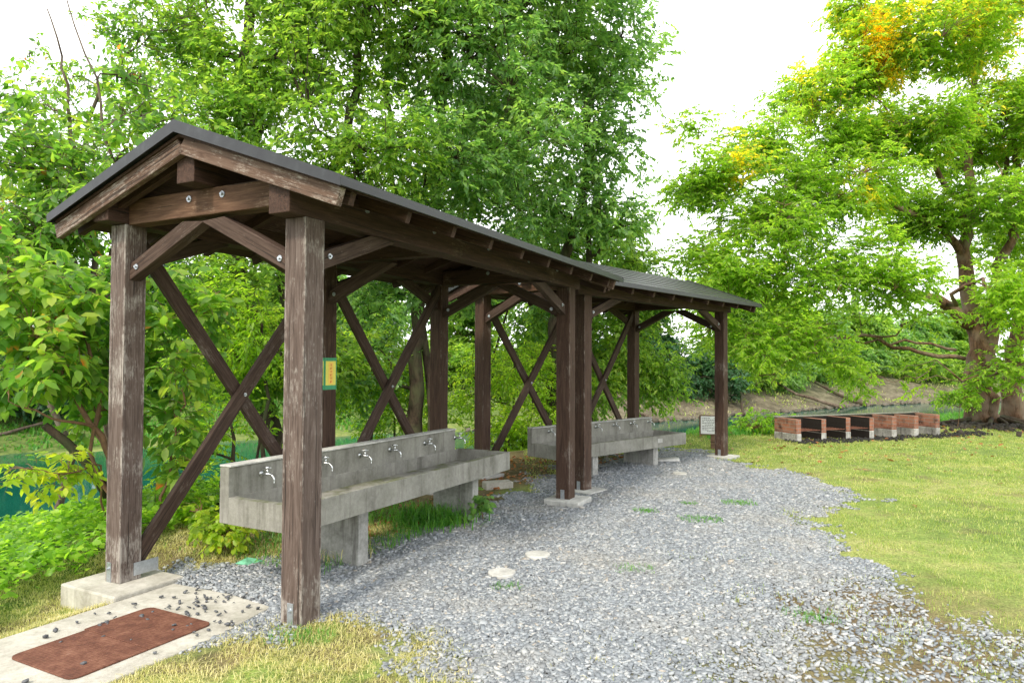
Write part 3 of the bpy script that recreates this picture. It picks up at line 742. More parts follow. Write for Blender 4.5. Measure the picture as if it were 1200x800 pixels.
wb = gz(588, 566); bl = thing('concrete_block', (wb[0]-.05, wb[1], float(ground(wb[0], wb[1]))), R(20), 'pale concrete block lying past the far end of the near trough', 'block')
boxes('block', [(-.17, .17, -.09, .09, -.05, .075)], M['slab'], bl, .01)
g = gz(783, 537); o = prism('concrete_pad', [(g[0]-.2, g[1]-.12), (g[0]+.16, g[1]-.05), (g[0]+.2, g[1]+.16), (g[0]-.16, g[1]+.12)], -.15, .0, M['concw'], None, .01); tag(o, 'flat pale concrete pad beside the far trough end', 'pad')

# ------------------------------------------------------------------ brick barbecue stand
A_, B_ = np.array([5.37, 13.0]), np.array([8.80, 14.35])
dv = (B_-A_)/np.linalg.norm(B_-A_); LB = float(np.linalg.norm(B_-A_)); ang = math.atan2(dv[1], dv[0])
bq = thing('brick_barbecue', (A_[0], A_[1], -.06), ang, 'long sooty brick barbecue of seven piers on white concrete blocks', 'barbecue')
for k in range(7):
    x = LB*k/6; w = .13; dd = .58
    e = -.10 if k == 0 else 0
    o = boxes('pier_base', [(x-w/2+e*0, x+w/2, .0, dd, -.1, .17)], M['sootconc'], bq, .012)
    o.data.materials.append(M['sootbrick'])
    for f_ in o.data.polygons:
        if (f_.normal.x > .9) or (f_.normal.x < -.9 and 0 < k < 4): f_.material_index = 1
    o = boxes('brick_pier', [(x-w/2+.006, x+w/2-.006, .004, dd-.004, .1715, .44-(.012 if k % 2 else 0))], M['brick'], bq, .006)
    o.data.materials.append(M['sootbrick'])
    for f_ in o.data.polygons:
        if f_.normal.x > .9 and k < 6 or (f_.normal.x < -.9 and 0 < k < 4): f_.material_index = 1
for k in range(6):
    x0, x1 = LB*k/6+.068, LB*(k+1)/6-.068
    boxes('back_wall', [(x0, x1, dd-.12, dd-.005, -.1, .43)], M['sootbrick'], bq, .004)
    B = [(x0-.0, x1+.0, y-.006, y+.006, .215, .227) for y in (.03, .10, .17, .24, .31, .38)]
    boxes('fire_grate', B, M['rust'], bq, 0)
    boxes('ash_shelf', [(x0, x1, .08, dd-.125, -.08, -.005+.02)], M['black'], bq, .004)
boxes('top_slab', [(-.075, LB+.075, dd-.10, dd+.01, .442, .460)], M['conc'], bq, .005)
ch = np.array([A_+dv*rng.uniform(-.2, LB+1.3)+np.array([-dv[1], dv[0]])*rng.normal(-.08, .14) for _ in range(700)])
cho = stones('charcoal', ch, rng.uniform(.02, .06, len(ch)), M['black'], .1); tag(cho, 'charcoal and ash strewn before the brick barbecue', 'charcoal', None, 'stuff')

# ------------------------------------------------------------------ foliage
def unit(v): return v/(np.linalg.norm(v, axis=-1, keepdims=True)+1e-9)
def leaves(base, axis_, nrm, ln, wd, shape=4, droop=.15):
    """returns V,F of N leaves"""
    n = len(base); ax = unit(axis_); side = unit(np.cross(ax, nrm)); up = np.cross(side, ax)
    ln = ln[:, None]; wd = wd[:, None]
    if shape == 4:
        V = np.stack([base, base+ax*ln*.42+side*wd*.5+up*wd*.16, base+ax*ln-up*ln*droop, base+ax*ln*.42-side*wd*.5+up*wd*.16], 1)
        f = np.array([(0, 1, 2), (0, 2, 3)])
    else:
        V = np.stack([base, base+ax*ln*.25+side*wd*.42+up*wd*.10, base+ax*ln*.6+side*wd*.42+up*wd*.06-up*ln*droop*.35, base+ax*ln-up*ln*droop,
                      base+ax*ln*.6-side*wd*.42+up*wd*.06-up*ln*droop*.35, base+ax*ln*.25-side*wd*.42+up*wd*.10, base+ax*ln*.42-up*ln*droop*.15], 1)
        f = np.array([(0, 1, 6), (1, 2, 6), (2, 3, 6), (3, 4, 6), (4, 5, 6), (5, 0, 6)])
    k = V.shape[1]
    F = (f[None]+(np.arange(n)*k)[:, None, None]).reshape(-1, 3)
    return V.reshape(-1, 3), F
def spray(c, outdir, nsub, nleaf, subL, leafL, leafW, shape=4, droopz=-.35, flat=.55, twig_r=.004, jitter=.35):
    """every clump c throws out nsub twiglets, each with nleaf leaves; returns leaf V,F and twiglet V,F"""
    N = len(c)
    d = rng.normal(size=(N, nsub, 3)); d[..., 2] *= flat
    d = unit(unit(d)+outdir[:, None]*.55)
    Ls = subL*rng.uniform(.55, 1.25, (N, nsub, 1))
    st = c[:, None]+rng.normal(size=(N, nsub, 3))*subL*jitter
    t = np.linspace(0, 1, 4)
    P = st[:, :, None]+d[:, :, None]*Ls[:, :, None]*t[:, None]+np.array([0, 0, 1.])*(droopz*Ls[:, :, None]*(t[:, None]**2))
    tV, tF = quads_tubes(P.reshape(-1, 4, 3), np.broadcast_to(twig_r*np.array([1, .8, .55, .25]), (N*nsub, 4)), 3)
    # leaves along twiglets
    tt = (np.arange(nleaf)+.6)/nleaf*(.9)+rng.uniform(-.04, .04, (N, nsub, nleaf)); tt = tt[..., None]
    B = st[:, :, None]+d[:, :, None]*Ls[:, :, None]*tt+np.array([0, 0, 1.])*(droopz*Ls[:, :, None]*tt**2)
    dd = unit(d[:, :, None]+np.array([0, 0, 1.])*2*droopz*tt)
    up = np.array([0, 0, 1.])+rng.normal(size=B.shape)*.25
    sd_ = unit(np.cross(dd, up)); sg = np.where(np.arange(nleaf) % 2 == 0, 1., -1.)[None, None, :, None]
    ax = dd*.75+sd_*sg*.8+rng.normal(size=B.shape)*.28+np.array([0, 0, -.28])
    nr = np.array([0, 0, 1.])+rng.normal(size=B.shape)*.45
    n = N*nsub*nleaf
    ll = leafL*rng.uniform(.6, 1.2, n)
    lV, lF = leaves(B.reshape(-1, 3), ax.reshape(-1, 3), nr.reshape(-1, 3), ll, ll*leafW*rng.uniform(.8, 1.15, n), shape)
    return lV, lF, tV, tF
def curve(a, b, sag=.0, wob=.1, n=7, bow=None):
    a, b = np.array(a, float), np.array(b, float); L_ = np.linalg.norm(b-a); t = np.linspace(0, 1, n)[:, None]
    P = a+(b-a)*t
    P = P+np.sin(t*math.pi)*np.array([0, 0, 1.])*sag*L_
    if bow is not None: P = P+np.sin(t*math.pi)*np.array(bow)*L_
    w = rng.normal(size=(n, 3))*wob*L_*.12; w[0] = 0; w[-1] = 0
    return P+w
def tree(name, base, trunks, lobes, leafm, barkm, label, cat='tree', group=None, dens=26, nsub=6, nleaf=9, subL=.38, leafL=.10, leafW=.45, r0=.16, shape=4, limbs=True,
         extra=None, droopz=-.35, flat=.55, gap=.30, squash=.8, twr=.004, limb_r=.35, holes=1.3):
    base = np.array(base, float); base[2] = float(ground(base[0], base[1]))-.15
    T = thing(name, tuple(base), 0, label, cat, group)
    tb = Tubes(); nodes = []; nrad = []
    def put(P, ra, rb, sides):
        r = np.linspace(ra, rb, len(P)); tb.add(P-base, r, sides); nodes.extend(P); nrad.extend(r)
    ends = []
    for tr in trunks:
        pts = [base+np.array(tr.get('off', (0, 0, 0)))]+[np.array(p_, float) for p_ in tr['pts']]
        P = []
        for a, b in zip(pts[:-1], pts[1:]): P += list(curve(a, b, 0, .25, 6)[:-1])
        P.append(pts[-1]); P = np.array(P); ra = tr.get('r', r0); rb = tr.get('re', ra*.45)
        r = np.linspace(ra, rb, len(P)); r[:2] *= (1.35, 1.12) if tr.get('flare', True) else (1, 1)
        tb.add(P-base, r, 12); nodes.extend(P); nrad.extend(r)
    for e in (extra or []):
        P = []
        for a, b in zip(e['pts'][:-1], e['pts'][1:]): P += list(curve(a, b, 0, .3, 5)[:-1])
        P.append(np.array(e['pts'][-1])); put(np.array(P), e['r'], e.get('re', e['r']*.3), 8)
    # one limb towards every lobe
    C_all, O_all = [], []
    for lb in lobes:
        c, r = np.array(lb[0], float), lb[1]
        if limbs:
            nd = np.array(nodes); dist = np.linalg.norm(nd-c, axis=1)+np.maximum(0, nd[:, 2]-c[2]+.15*dist_safe(nd, c))*2.5
            i = int(np.argmin(dist)); L_ = np.linalg.norm(c-nd[i])
            if L_ > .3:
                ra = min(nrad[i]*.7, .02+.016*L_+.018*r)
                P = curve(nd[i], c, .06, .45, 8); put(P, ra, max(.010, ra*.3), 6)
                for q in range(3):
                    a = P[rng.integers(3, 7)]; e = c+unit(rng.normal(size=3))*r*.8
                    put(curve(a, e, .04, .4, 6), ra*.45, .006, 5)
        n = int(dens*r*r*4)
        d = unit(rng.normal(size=(n, 3))); rad = r*(rng.random(n)**.42)*(1+rng.normal(size=n)*.14)
        p_ = c+d*rad[:, None]*np.array([1, 1, squash])
        nz = np.sin(p_[:, 0]*holes*2.3+c[0])*np.sin(p_[:, 1]*holes*2.1+1.7)*np.sin(p_[:, 2]*holes*2.7+c[2])+rng.random(n)*.5
        keep = nz > (gap-.30)
        p_ = p_[keep]; C_all.append(p_); O_all.append(d[keep])
    C_ = np.concatenate(C_all); O = np.concatenate(O_all)
    gzv = ground(C_[:, 0], C_[:, 1]); k = C_[:, 2] > np.maximum(gzv, -1.3)+.12; C_, O = C_[k], O[k]
    nd = np.array(nodes)
    # twig from the nearest limb node to each clump
    idx = np.empty(len(C_), int)
    for s0 in range(0, len(C_), 2000):
        dm_ = np.linalg.norm(nd[None]-C_[s0:s0+2000, None], axis=2)+np.maximum(0, nd[None, :, 2]-C_[s0:s0+2000, None, 2])*.8
        idx[s0:s0+2000] = dm_.argmin(1)
    a = nd[idx]; t = np.linspace(0, 1, 5)[None, :, None]
    P = a[:, None]*(1-t)+C_[:, None]*t+np.sin(t*math.pi)*(np.array([0, 0, .12])+rng.normal(size=(len(C_), 1, 3))*.06)*np.linalg.norm(C_-a, axis=1)[:, None, None]
    rr = np.linspace(1, .3, 5)[None]*(.005+.004*np.linalg.norm(C_-a, axis=1))[:, None]*(twr/.004)
    V1, F1 = quads_tubes(P-base, rr, 4)
    lV, lF, tV, tF = spray(C_, O, nsub, nleaf, subL, leafL, leafW, shape, droopz, flat, twr)
    tb.build('trunk', barkm, T)
    F2 = tF
    Vt = np.concatenate([V1, tV-base]); Ft = np.concatenate([F1, F2+len(V1)])
    mesh('twigs', Vt, Ft, barkm, T, True)
    mesh('crown', lV-base, lF, leafm, T)
    return T, len(lF)
def dist_safe(nd, c): return np.linalg.norm(nd[:, :2]-c[:2], axis=1)

LM = {}
LM['mid'] = leafmat('leaf_mid_green', [(0, (.048, .112, .020)), (.35, (.10, .195, .034)), (.65, (.175, .275, .045)), (1, (.30, .37, .06))], (.7, .4), .50)
LM['teal'] = leafmat('leaf_blue_green', [(0, (.045, .108, .038)), (.4, (.098, .198, .064)), (.7, (.165, .275, .074)), (1, (.28, .37, .09))], (.8, .4), .5, rough=.32, spec=.6)
LM['lime'] = leafmat('leaf_yellow_green', [(0, (.075, .150, .014)), (.4, (.15, .26, .022)), (.7, (.24, .34, .03)), (1, (.38, .42, .045))], (.9, .4), .56)
LM['shrub'] = leafmat('leaf_broad_shrub', [(0, (.040, .100, .020)), (.4, (.085, .185, .032)), (.7, (.18, .28, .042)), (1, (.38, .40, .06))], (1.4, .4), .50, autumn=((.55, .25, .03), (.50, .10, .03), 3.0, .70, .76))
LM['yellow'] = leafmat('leaf_turning_yellow', [(0, (.12, .22, .02)), (.5, (.25, .34, .03)), (1, (.46, .42, .04))], (2, .4), .45, autumn=((.6, .2, .03), (.6, .3, .04), 4.0, .72, .80))
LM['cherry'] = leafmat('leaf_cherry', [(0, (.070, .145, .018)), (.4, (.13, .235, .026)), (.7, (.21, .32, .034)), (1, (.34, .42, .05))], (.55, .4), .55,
                       autumn=((.55, .50, .035), (.68, .47, .045), .75, .62, .78), zglow=(3.0, 9.0, -.12, .15))  # yellow rising with height: autumn turning plus sun glow painted into the leaves
LM['dark'] = leafmat('leaf_dark_evergreen', [(0, (.014, .048, .022)), (.5, (.028, .085, .036)), (1, (.055, .13, .05))], (.5, .4), .32)
LM['cover'] = leafmat('leaf_ground_cover', [(0, (.060, .15, .018)), (.4, (.13, .26, .026)), (.7, (.22, .36, .036)), (1, (.34, .44, .055))], (1.6, .4), .45)
LM['grass'] = leafmat('grass_blade', [(0, (.08, .14, .030)), (.34, (.16, .235, .050)), (.54, (.26, .31, .085)), (.78, (.40, .39, .18)), (1, (.50, .46, .28))], (2.5, .4), .30)
LM['lush'] = leafmat('grass_lush', [(0, (.03, .12, .02)), (.5, (.07, .21, .03)), (1, (.16, .30, .05))], (3, .4), .35)
LM['dry'] = leafmat('grass_dry', [(0, (.15, .20, .045)), (.3, (.30, .31, .10)), (.55, (.48, .44, .22)), (1, (.60, .55, .36))], (2.2, .4), .25)
LM['fallen'] = leafmat('fallen_leaf', [(0, (.10, .035, .015)), (.5, (.24, .09, .03)), (1, (.38, .19, .06))], (2, .4), .1)

G_NEAR = 'trees on the bank behind the shelters'
# B: big tree behind the near shelter
tree('broadleaf_tree', (-3.3, 11.6, 0), [dict(pts=[at(275, 380, 11.5), at(285, 200, 11.5), at(300, -60, 11.6)], r=.17), dict(off=(.3, .1, 0), pts=[at(330, 330, 11.7), at(410, 130, 11.4), at(440, -80, 11.6)], r=.12)],
     [(at(330, 70, 11.3), 1.5), (at(255, 140, 10.6), .9), (at(420, 170, 10.6), 1.15), (at(290, -120, 12), 2.2), (at(450, 10, 11.3), 1.6), (at(215, 60, 11.6), .75), (at(275, 330, 11), 1.0), (at(300, 430, 11), .8), (at(215, 400, 11.6), .9), (at(360, 240, 11.6), 1.1), (at(420, -160, 11), 2.0), (at(380, 420, 11.6), .8), (at(240, 250, 11.8), .9)],
     LM['mid'], M['bark2'], 'tall green broadleaf tree rising behind the near shelter roof', 'tree', G_NEAR, dens=25, leafL=.115, leafW=.54, gap=.32, droopz=-.2, flat=.45)
tree('broadleaf_tree', (-1.75, 12.6, 0), [dict(pts=[at(487, 430, 12.5), at(495, 330, 12.5), at(520, 150, 12.3), at(530, -60, 12.2)], r=.15), dict(off=(.35, 0, 0), pts=[at(500, 420, 12.6), at(470, 280, 12.4), at(450, 100, 12)], r=.09)],
     [(at(550, 70, 11.6), 1.5), (at(520, 200, 11.2), 1.1), (at(600, -60, 12), 2.0), (at(620, 160, 11.4), .95), (at(480, 290, 12), 1.0), (at(450, 340, 12.6), .8), (at(500, -130, 12), 2.0), (at(585, 250, 12.2), .8), (at(440, 440, 12.8), .7), (at(540, 330, 13), .9)],
     LM['teal'], M['bark2'], 'blue green leafy tree with a dark trunk behind the gap between the shelters', 'tree', G_NEAR, dens=22, leafL=.12, leafW=.54, gap=.38, droopz=-.18, flat=.45)
tree('broadleaf_tree', (.85, 14.3, 0), [dict(pts=[at(650, 400, 14), at(662, 300, 14), at(690, 200, 13.6), at(680, 0, 13.5)], r=.15), dict(off=(.3, .2, 0), pts=[at(690, 300, 14), at(705, 150, 13.6)], r=.08)],
     [(at(680, 40, 13), 1.35), (at(700, 165, 12.8), 1.05), (at(715, 90, 13.2), 1.0), (at(650, -80, 13.5), 2.0), (at(635, 240, 14), 1.0), (at(700, 250, 13), .65), (at(640, 330, 14.3), .9), (at(600, 120, 13.6), 1.2), (at(735, 265, 13.2), .45)],
     LM['teal'], M['bark2'], 'tall tree whose crown edge meets the white sky above the roof joint', 'tree', G_NEAR, dens=21, leafL=.125, leafW=.52, droopz=-.28, gap=.38, flat=.45)
tree('broadleaf_tree', (1.9, 17.2, 0), [dict(pts=[at(690, 400, 16.8), at(700, 300, 16.5)], r=.13)],
     [(at(690, 290, 15.5), 1.15), (at(730, 330, 16), 1.1), (at(640, 370, 15.5), 1.0), (at(730, 400, 15.5), 1.1), (at(765, 440, 15.5), .75), (at(690, 440, 15.2), .9), (at(765, 360, 16.3), .8), (at(620, 290, 16), .9), (at(660, 460, 15.2), .7)],
     LM['mid'], M['bark2'], 'low rounded tree leaning over the river behind the far shelter', 'tree', G_NEAR, dens=26, leafL=.13)
tree('broadleaf_tree', (-7.4, 11.2, 0), [dict(pts=[at(70, 330, 11), at(90, 200, 10.8), at(120, 100, 10.6), at(165, 40, 10.6)], r=.06, re=.012)],
     [(at(60, 240, 10.5), .85), (at(130, 190, 10.3), .7), (at(175, 110, 10.4), .6), (at(15, 190, 10.5), .7), (at(200, 35, 10.6), .65), (at(30, 110, 10.8), .4), (at(110, 130, 10.6), .55), (at(-20, 260, 10.5), .9), (at(20, 330, 10.8), .8), (at(100, 320, 10.8), .7), (at(230, 10, 11), .6), (at(70, 170, 10.6), .5), (at(160, 60, 10.4), .4), (at(125, 35, 10.6), .4), (at(165, 15, 10.6), .45), (at(85, 90, 10.6), .35), (at(35, 60, 10.8), .25)],
     LM['shrub'], M['bark'], 'airy light green tree filling the upper left corner behind the sapling', 'tree', G_NEAR, dens=18, nsub=5, nleaf=8, leafL=.11, gap=.42)
# bright yellow green understory at the water's edge
for i, (px, py, dep, r, lb) in enumerate([(300, 380, 10.2, .9, 'bright yellow green bush seen through the near shelter behind the first cross brace'), (430, 420, 13.2, .95, 'bright yellow green bush behind the middle back post'), (475, 480, 13.6, .7, 'low lime green bush behind the second cross brace'), (600, 430, 13.8, 1.0, 'lime green bush seen through the gap under the far shelter'), (640, 490, 13.2, .6, 'low lime green bush close behind the far trough'), (560, 170, 14.5, 1.2, 'pale lime green tree top glowing between the darker crowns'), (590, 500, 13.0, .5, 'small lime green bush between the two troughs'), (262, 505, 9.0, .50, 'lime green bush beyond the sloping brace at the near trough end'), (205, 560, 7.2, .26, 'small lime green bush just behind the raised footing post')]):
    c = at(px, py, dep); gb = np.array([c[0]+.1, c[1]+.2, 0])
    tree('bush' if r < 1.15 else 'broadleaf_tree', gb, [dict(pts=[c+np.array([.05, .1, .1])], r=.04+.04*(r > 1.15), flare=False), dict(off=(.2, .1, 0), pts=[c+np.array([.4, .2, .0])], r=.03, flare=False)],
         [(c, r), (c+np.array([r*.8, .3, -r*.5]), r*.6), (c+np.array([-r*.8, .2, -r*.6]), r*.6)], LM['lime'], M['bark2'], lb, 'bush' if r < 1.15 else 'tree', 'lime green bushes behind the shelters', dens=24, leafL=.095, subL=.32, gap=.28)

# sapling with thin grey stems at the left
sap = tree('sapling', (-4.15, 7.6, 0), [dict(pts=[at(105, 420, 7.5), at(112, 300, 7.4), at(95, 210, 7.3), at(80, 100, 7.2), at(55, 10, 7.1)], r=.045, re=.006, flare=False), dict(off=(.15, 0, 0), pts=[at(125, 350, 7.4), at(135, 240, 7.2), at(118, 120, 7.0), at(70, -30, 7)], r=.035, re=.005, flare=False)],
     [(at(40, 200, 7), .55), (at(100, 220, 6.9), .42), (at(25, 120, 7.2), .3), (at(150, 170, 7.2), .42), (at(110, 130, 7.2), .25), (at(20, 280, 6.8), .6), (at(90, 290, 7.2), .5), (at(165, 90, 7.5), .28), (at(5, 190, 6.8), .45), (at(175, 215, 7.4), .35), (at(55, 330, 7.2), .5), (at(200, 140, 7.6), .35), (at(60, 250, 7.0), .4)],
     LM['shrub'], M['bark'], 'thin grey stemmed sapling with sparse leaves at the left edge', 'tree', None, dens=40, nsub=4, nleaf=6, leafL=.11, leafW=.5, subL=.28, gap=.32, shape=6)
# broad leaved shrub beside the first post
shr = tree('shrub', (-3.35, 6.05, 0), [dict(pts=[at(122, 520, 5.9), at(75, 450, 5.7), at(35, 380, 5.5)], r=.035, re=.008, flare=False), dict(off=(.05, 0, 0), pts=[at(118, 470, 5.9), at(95, 380, 5.9), at(75, 300, 5.9)], r=.025, re=.006, flare=False), dict(off=(.1, .05, 0), pts=[at(150, 470, 6.1), at(160, 360, 6.2), at(150, 290, 6.3)], r=.022, re=.006, flare=False),
     dict(off=(.2, .1, 0), pts=[at(200, 540, 6.2), at(215, 460, 6.3), at(225, 380, 6.4)], r=.015, re=.004, flare=False), dict(pts=[at(110, 500, 5.8), at(60, 490, 5.5), at(10, 470, 5.3)], r=.02, re=.004, flare=False)],
     [(at(25, 355, 5.6), .40), (at(80, 350, 5.8), .36), (at(55, 420, 5.5), .36), (at(100, 430, 5.9), .33), (at(10, 430, 5.6), .30), (at(100, 500, 5.7), .22), (at(60, 470, 5.6), .22), (at(150, 380, 6.2), .34), (at(205, 420, 6.3), .32), (at(195, 490, 6.2), .24), (at(215, 540, 6.3), .20), (at(180, 330, 6.5), .34), (at(240, 360, 6.8), .3), (at(0, 320, 5.8), .4), (at(190, 580, 6.1), .16), (at(120, 470, 6.2), .25)],
     LM['shrub'], M['stem'], 'broad leaved shrub crowding round the raised footing post at left', 'shrub', None, dens=46, nsub=4, nleaf=5, leafL=.125, leafW=.60, subL=.20, gap=.24, shape=6, twr=.003)
# branch of yellowing leaves
tree('low_branch', (-3.4, 5.9, 0), [dict(pts=[at(118, 545, 5.6), at(70, 555, 5.2), at(15, 548, 4.9)], r=.010, re=.003, flare=False)],
     [(at(95, 548, 5.4), .10), (at(60, 560, 5.2), .10), (at(25, 555, 5.0), .11), (at(75, 535, 5.3), .08)], LM['yellow'], M['stem'], 'low side shoot with yellow and orange leaves hanging over the river', 'branch', None, dens=150, nsub=3, nleaf=4, leafL=.105, leafW=.42, subL=.13, gap=.1, shape=6, limbs=False, twr=.0025)
# broken snag
sn = Tubes(); sn.add([at(128, 580, 6.0), at(105, 545, 5.9), at(78, 518, 5.8), at(52, 498, 5.7)], [.05, .042, .036, .030], 8)
o = sn.build('broken_branch', M['bark2']); tag(o, 'dark broken branch stub jutting out beside the shrub', 'branch')
# undergrowth below the near trough end: yellowing round leaved plants
for (px, py, r, lb, m) in [(262, 632, .17, 'yellow green round leaved plant beneath the near end of the trough', 'yellow'), (232, 605, .16, 'lime leaved plant behind the sloping brace foot', 'lime'), (575, 592, .13, 'dark green leafy weed by the far leg of the near trough', 'teal')]:
    g = gz(px, py+18); c = np.array([g[0], g[1]+.05, float(ground(g[0], g[1]))+r*.9])
    if m == 'teal': c = np.array([g[0]-.1, g[1]+.02, float(ground(g[0], g[1]))+r])
    tree('leafy_plant', (g[0], g[1]+.1, 0), [dict(pts=[c], r=.008, flare=False)], [(c, r), (c+np.array([-.18, .12, .02]), r*.8)], LM[m], M['stem'], lb, 'plant', None, dens=420, nsub=3, nleaf=4, leafL=.065, leafW=.72, subL=.07, gap=.1, shape=6, limbs=False, twr=.002)

# right: the old cherry tree
gt = gz(1150, 492)
tr_b = np.array([11.6, 16.9, 0])
def q(px, py, d=16.6): return at(px, py, d)
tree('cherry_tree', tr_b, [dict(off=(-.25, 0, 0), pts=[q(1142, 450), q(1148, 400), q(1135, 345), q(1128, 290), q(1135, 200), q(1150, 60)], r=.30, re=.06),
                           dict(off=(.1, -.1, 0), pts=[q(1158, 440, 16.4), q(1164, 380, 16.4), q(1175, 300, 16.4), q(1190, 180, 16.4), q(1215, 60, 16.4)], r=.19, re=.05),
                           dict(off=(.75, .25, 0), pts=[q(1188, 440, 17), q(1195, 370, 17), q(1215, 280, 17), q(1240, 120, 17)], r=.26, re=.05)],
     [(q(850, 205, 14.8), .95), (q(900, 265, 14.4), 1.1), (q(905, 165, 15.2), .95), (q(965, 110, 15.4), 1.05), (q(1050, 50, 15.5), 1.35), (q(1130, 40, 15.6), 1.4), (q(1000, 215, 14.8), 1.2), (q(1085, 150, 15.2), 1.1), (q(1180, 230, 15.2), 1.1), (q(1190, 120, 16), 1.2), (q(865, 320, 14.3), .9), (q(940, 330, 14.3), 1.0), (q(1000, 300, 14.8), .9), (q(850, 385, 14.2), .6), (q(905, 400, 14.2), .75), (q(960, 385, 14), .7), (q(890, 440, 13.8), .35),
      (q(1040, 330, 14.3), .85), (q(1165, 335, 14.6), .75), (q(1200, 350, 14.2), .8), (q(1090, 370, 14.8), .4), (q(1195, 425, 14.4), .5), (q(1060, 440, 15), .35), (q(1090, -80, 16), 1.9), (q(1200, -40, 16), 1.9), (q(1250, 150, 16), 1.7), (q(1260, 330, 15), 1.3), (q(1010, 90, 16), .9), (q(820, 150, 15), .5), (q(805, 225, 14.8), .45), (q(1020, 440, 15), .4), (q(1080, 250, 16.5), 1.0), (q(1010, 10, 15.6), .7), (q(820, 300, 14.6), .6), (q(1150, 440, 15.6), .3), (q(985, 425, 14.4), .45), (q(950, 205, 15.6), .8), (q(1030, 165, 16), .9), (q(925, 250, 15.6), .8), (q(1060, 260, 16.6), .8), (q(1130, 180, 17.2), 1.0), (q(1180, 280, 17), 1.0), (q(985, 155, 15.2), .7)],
     LM['cherry'], M['barkr'], 'big spreading cherry tree with several trunks and top tinted by autumn yellow and painted sun glow at right', 'tree', None, dens=25, nsub=6, nleaf=12, leafL=.118, leafW=.46, subL=.42, gap=.32, squash=.52, flat=.25, droopz=-.12, holes=1.0,
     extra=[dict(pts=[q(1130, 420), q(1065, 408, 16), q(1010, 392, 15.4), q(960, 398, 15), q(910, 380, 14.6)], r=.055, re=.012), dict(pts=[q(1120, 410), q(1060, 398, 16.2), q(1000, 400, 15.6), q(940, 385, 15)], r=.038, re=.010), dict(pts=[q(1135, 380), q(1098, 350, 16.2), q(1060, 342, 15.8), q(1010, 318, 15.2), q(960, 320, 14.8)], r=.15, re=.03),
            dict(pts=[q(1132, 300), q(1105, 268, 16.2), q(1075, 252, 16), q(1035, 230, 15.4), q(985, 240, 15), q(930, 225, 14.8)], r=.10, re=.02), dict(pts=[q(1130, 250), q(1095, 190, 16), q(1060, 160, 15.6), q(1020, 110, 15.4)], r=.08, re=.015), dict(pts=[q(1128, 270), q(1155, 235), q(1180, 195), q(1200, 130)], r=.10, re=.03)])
# roots and dark mound
rt = Tubes()
for k in range(16):
    a = rng.uniform(math.pi*.95, math.pi*2.05); L_ = rng.uniform(.8, 2.2); p0 = tr_b[:2]+np.array([.1, -.1]); pts = []
    for s_ in np.linspace(.1, 1, 7):
        x_, y_ = p0[0]+math.cos(a+.3*math.sin(s_*3))*L_*s_, p0[1]+math.sin(a+.3*math.sin(s_*3))*L_*s_*.7
        pts.append((x_, y_, float(ground(x_, y_))+.22*(1-s_)**1.5+.02))
    rt.add(pts, np.linspace(.07, .015, 7), 6)
o = rt.build('tree_roots', M['bark2']); tag(o, 'dark tangled roots and deadwood round the foot of the cherry tree', 'roots')
mm = scatter(2600, (8.4, 13.5, 14.2, 17.6), lambda x, y: np.exp(-(((x-11)/1.8)**2+((y-16.1)/.8)**2)))
o = stones('root_litter', mm, rng.uniform(.03, .13, len(mm)), plain('dark_litter', (.035, .028, .022), .95, 0, .6, 9), .1); tag(o, 'dark earth and litter heaped below the cherry tree', 'litter', None, 'stuff')

# far bank trees
FB = 'trees along the far river bank'
kinds = [('dark', 'dark evergreen tree on the far bank'), ('mid', 'green leafy tree on the far bank'), ('teal', 'blue green tree on the far bank'), ('lime', 'yellow green tree on the far bank')]
spots = [(-21, 16, 5, 0, 'at the far left edge'), (-18.5, 23.5, 4.6, 1, 'behind the sapling at left'), (-14.5, 27, 4.2, 0, 'left of the near shelter gable'), (-11, 30, 4.6, 1, 'seen past the first cross braces'), (-7, 33, 4.6, 2, 'behind the near trough'), (-2.5, 35, 5.0, 1, 'behind the shelter joint'), (2.5, 37.5, 5.0, 3, 'above the far roof'), (7.2, 39, 4.4, 0, 'between the far shelter posts'), (11.5, 40.5, 5.4, 1, 'just right of the last shelter post'), (16.5, 45, 5.0, 3, 'behind the left end of the barbecue'), (21, 49.5, 5.2, 2, 'behind the barbecue'), (26, 52, 5, 1, 'left of the cherry trunk'), (31, 55.5, 5.4, 2, 'behind the cherry trunk'), (37, 58, 5.6, 1, 'at the far right edge')]
for i, (x, y, hh, kd, where) in enumerate(spots):
    lobes = []; zb = float(ground(x, y)); hs = hh*.9
    for q_ in range(9):
        a = rng.uniform(0, 2*math.pi); rr = rng.uniform(.3, 1)*hs*.42; z_ = zb+rng.uniform(.12, 1.05)*hs
        lobes.append((np.array([x+math.cos(a)*rr, y+math.sin(a)*rr*.8-.6, z_]), hs*rng.uniform(.20, .30)))
    nm, lb = kinds[kd]
    tree('riverside_tree', (x, y, 0), [dict(pts=[(x, y, zb+hs*.5), (x+.2, y, zb+hs*.95)], r=.16)], lobes, LM[nm], M['bark2'], lb+' '+where, 'tree', FB, dens=8.5, nsub=6, nleaf=8, leafL=.32, leafW=.55, subL=.75, gap=.22, twr=.01)
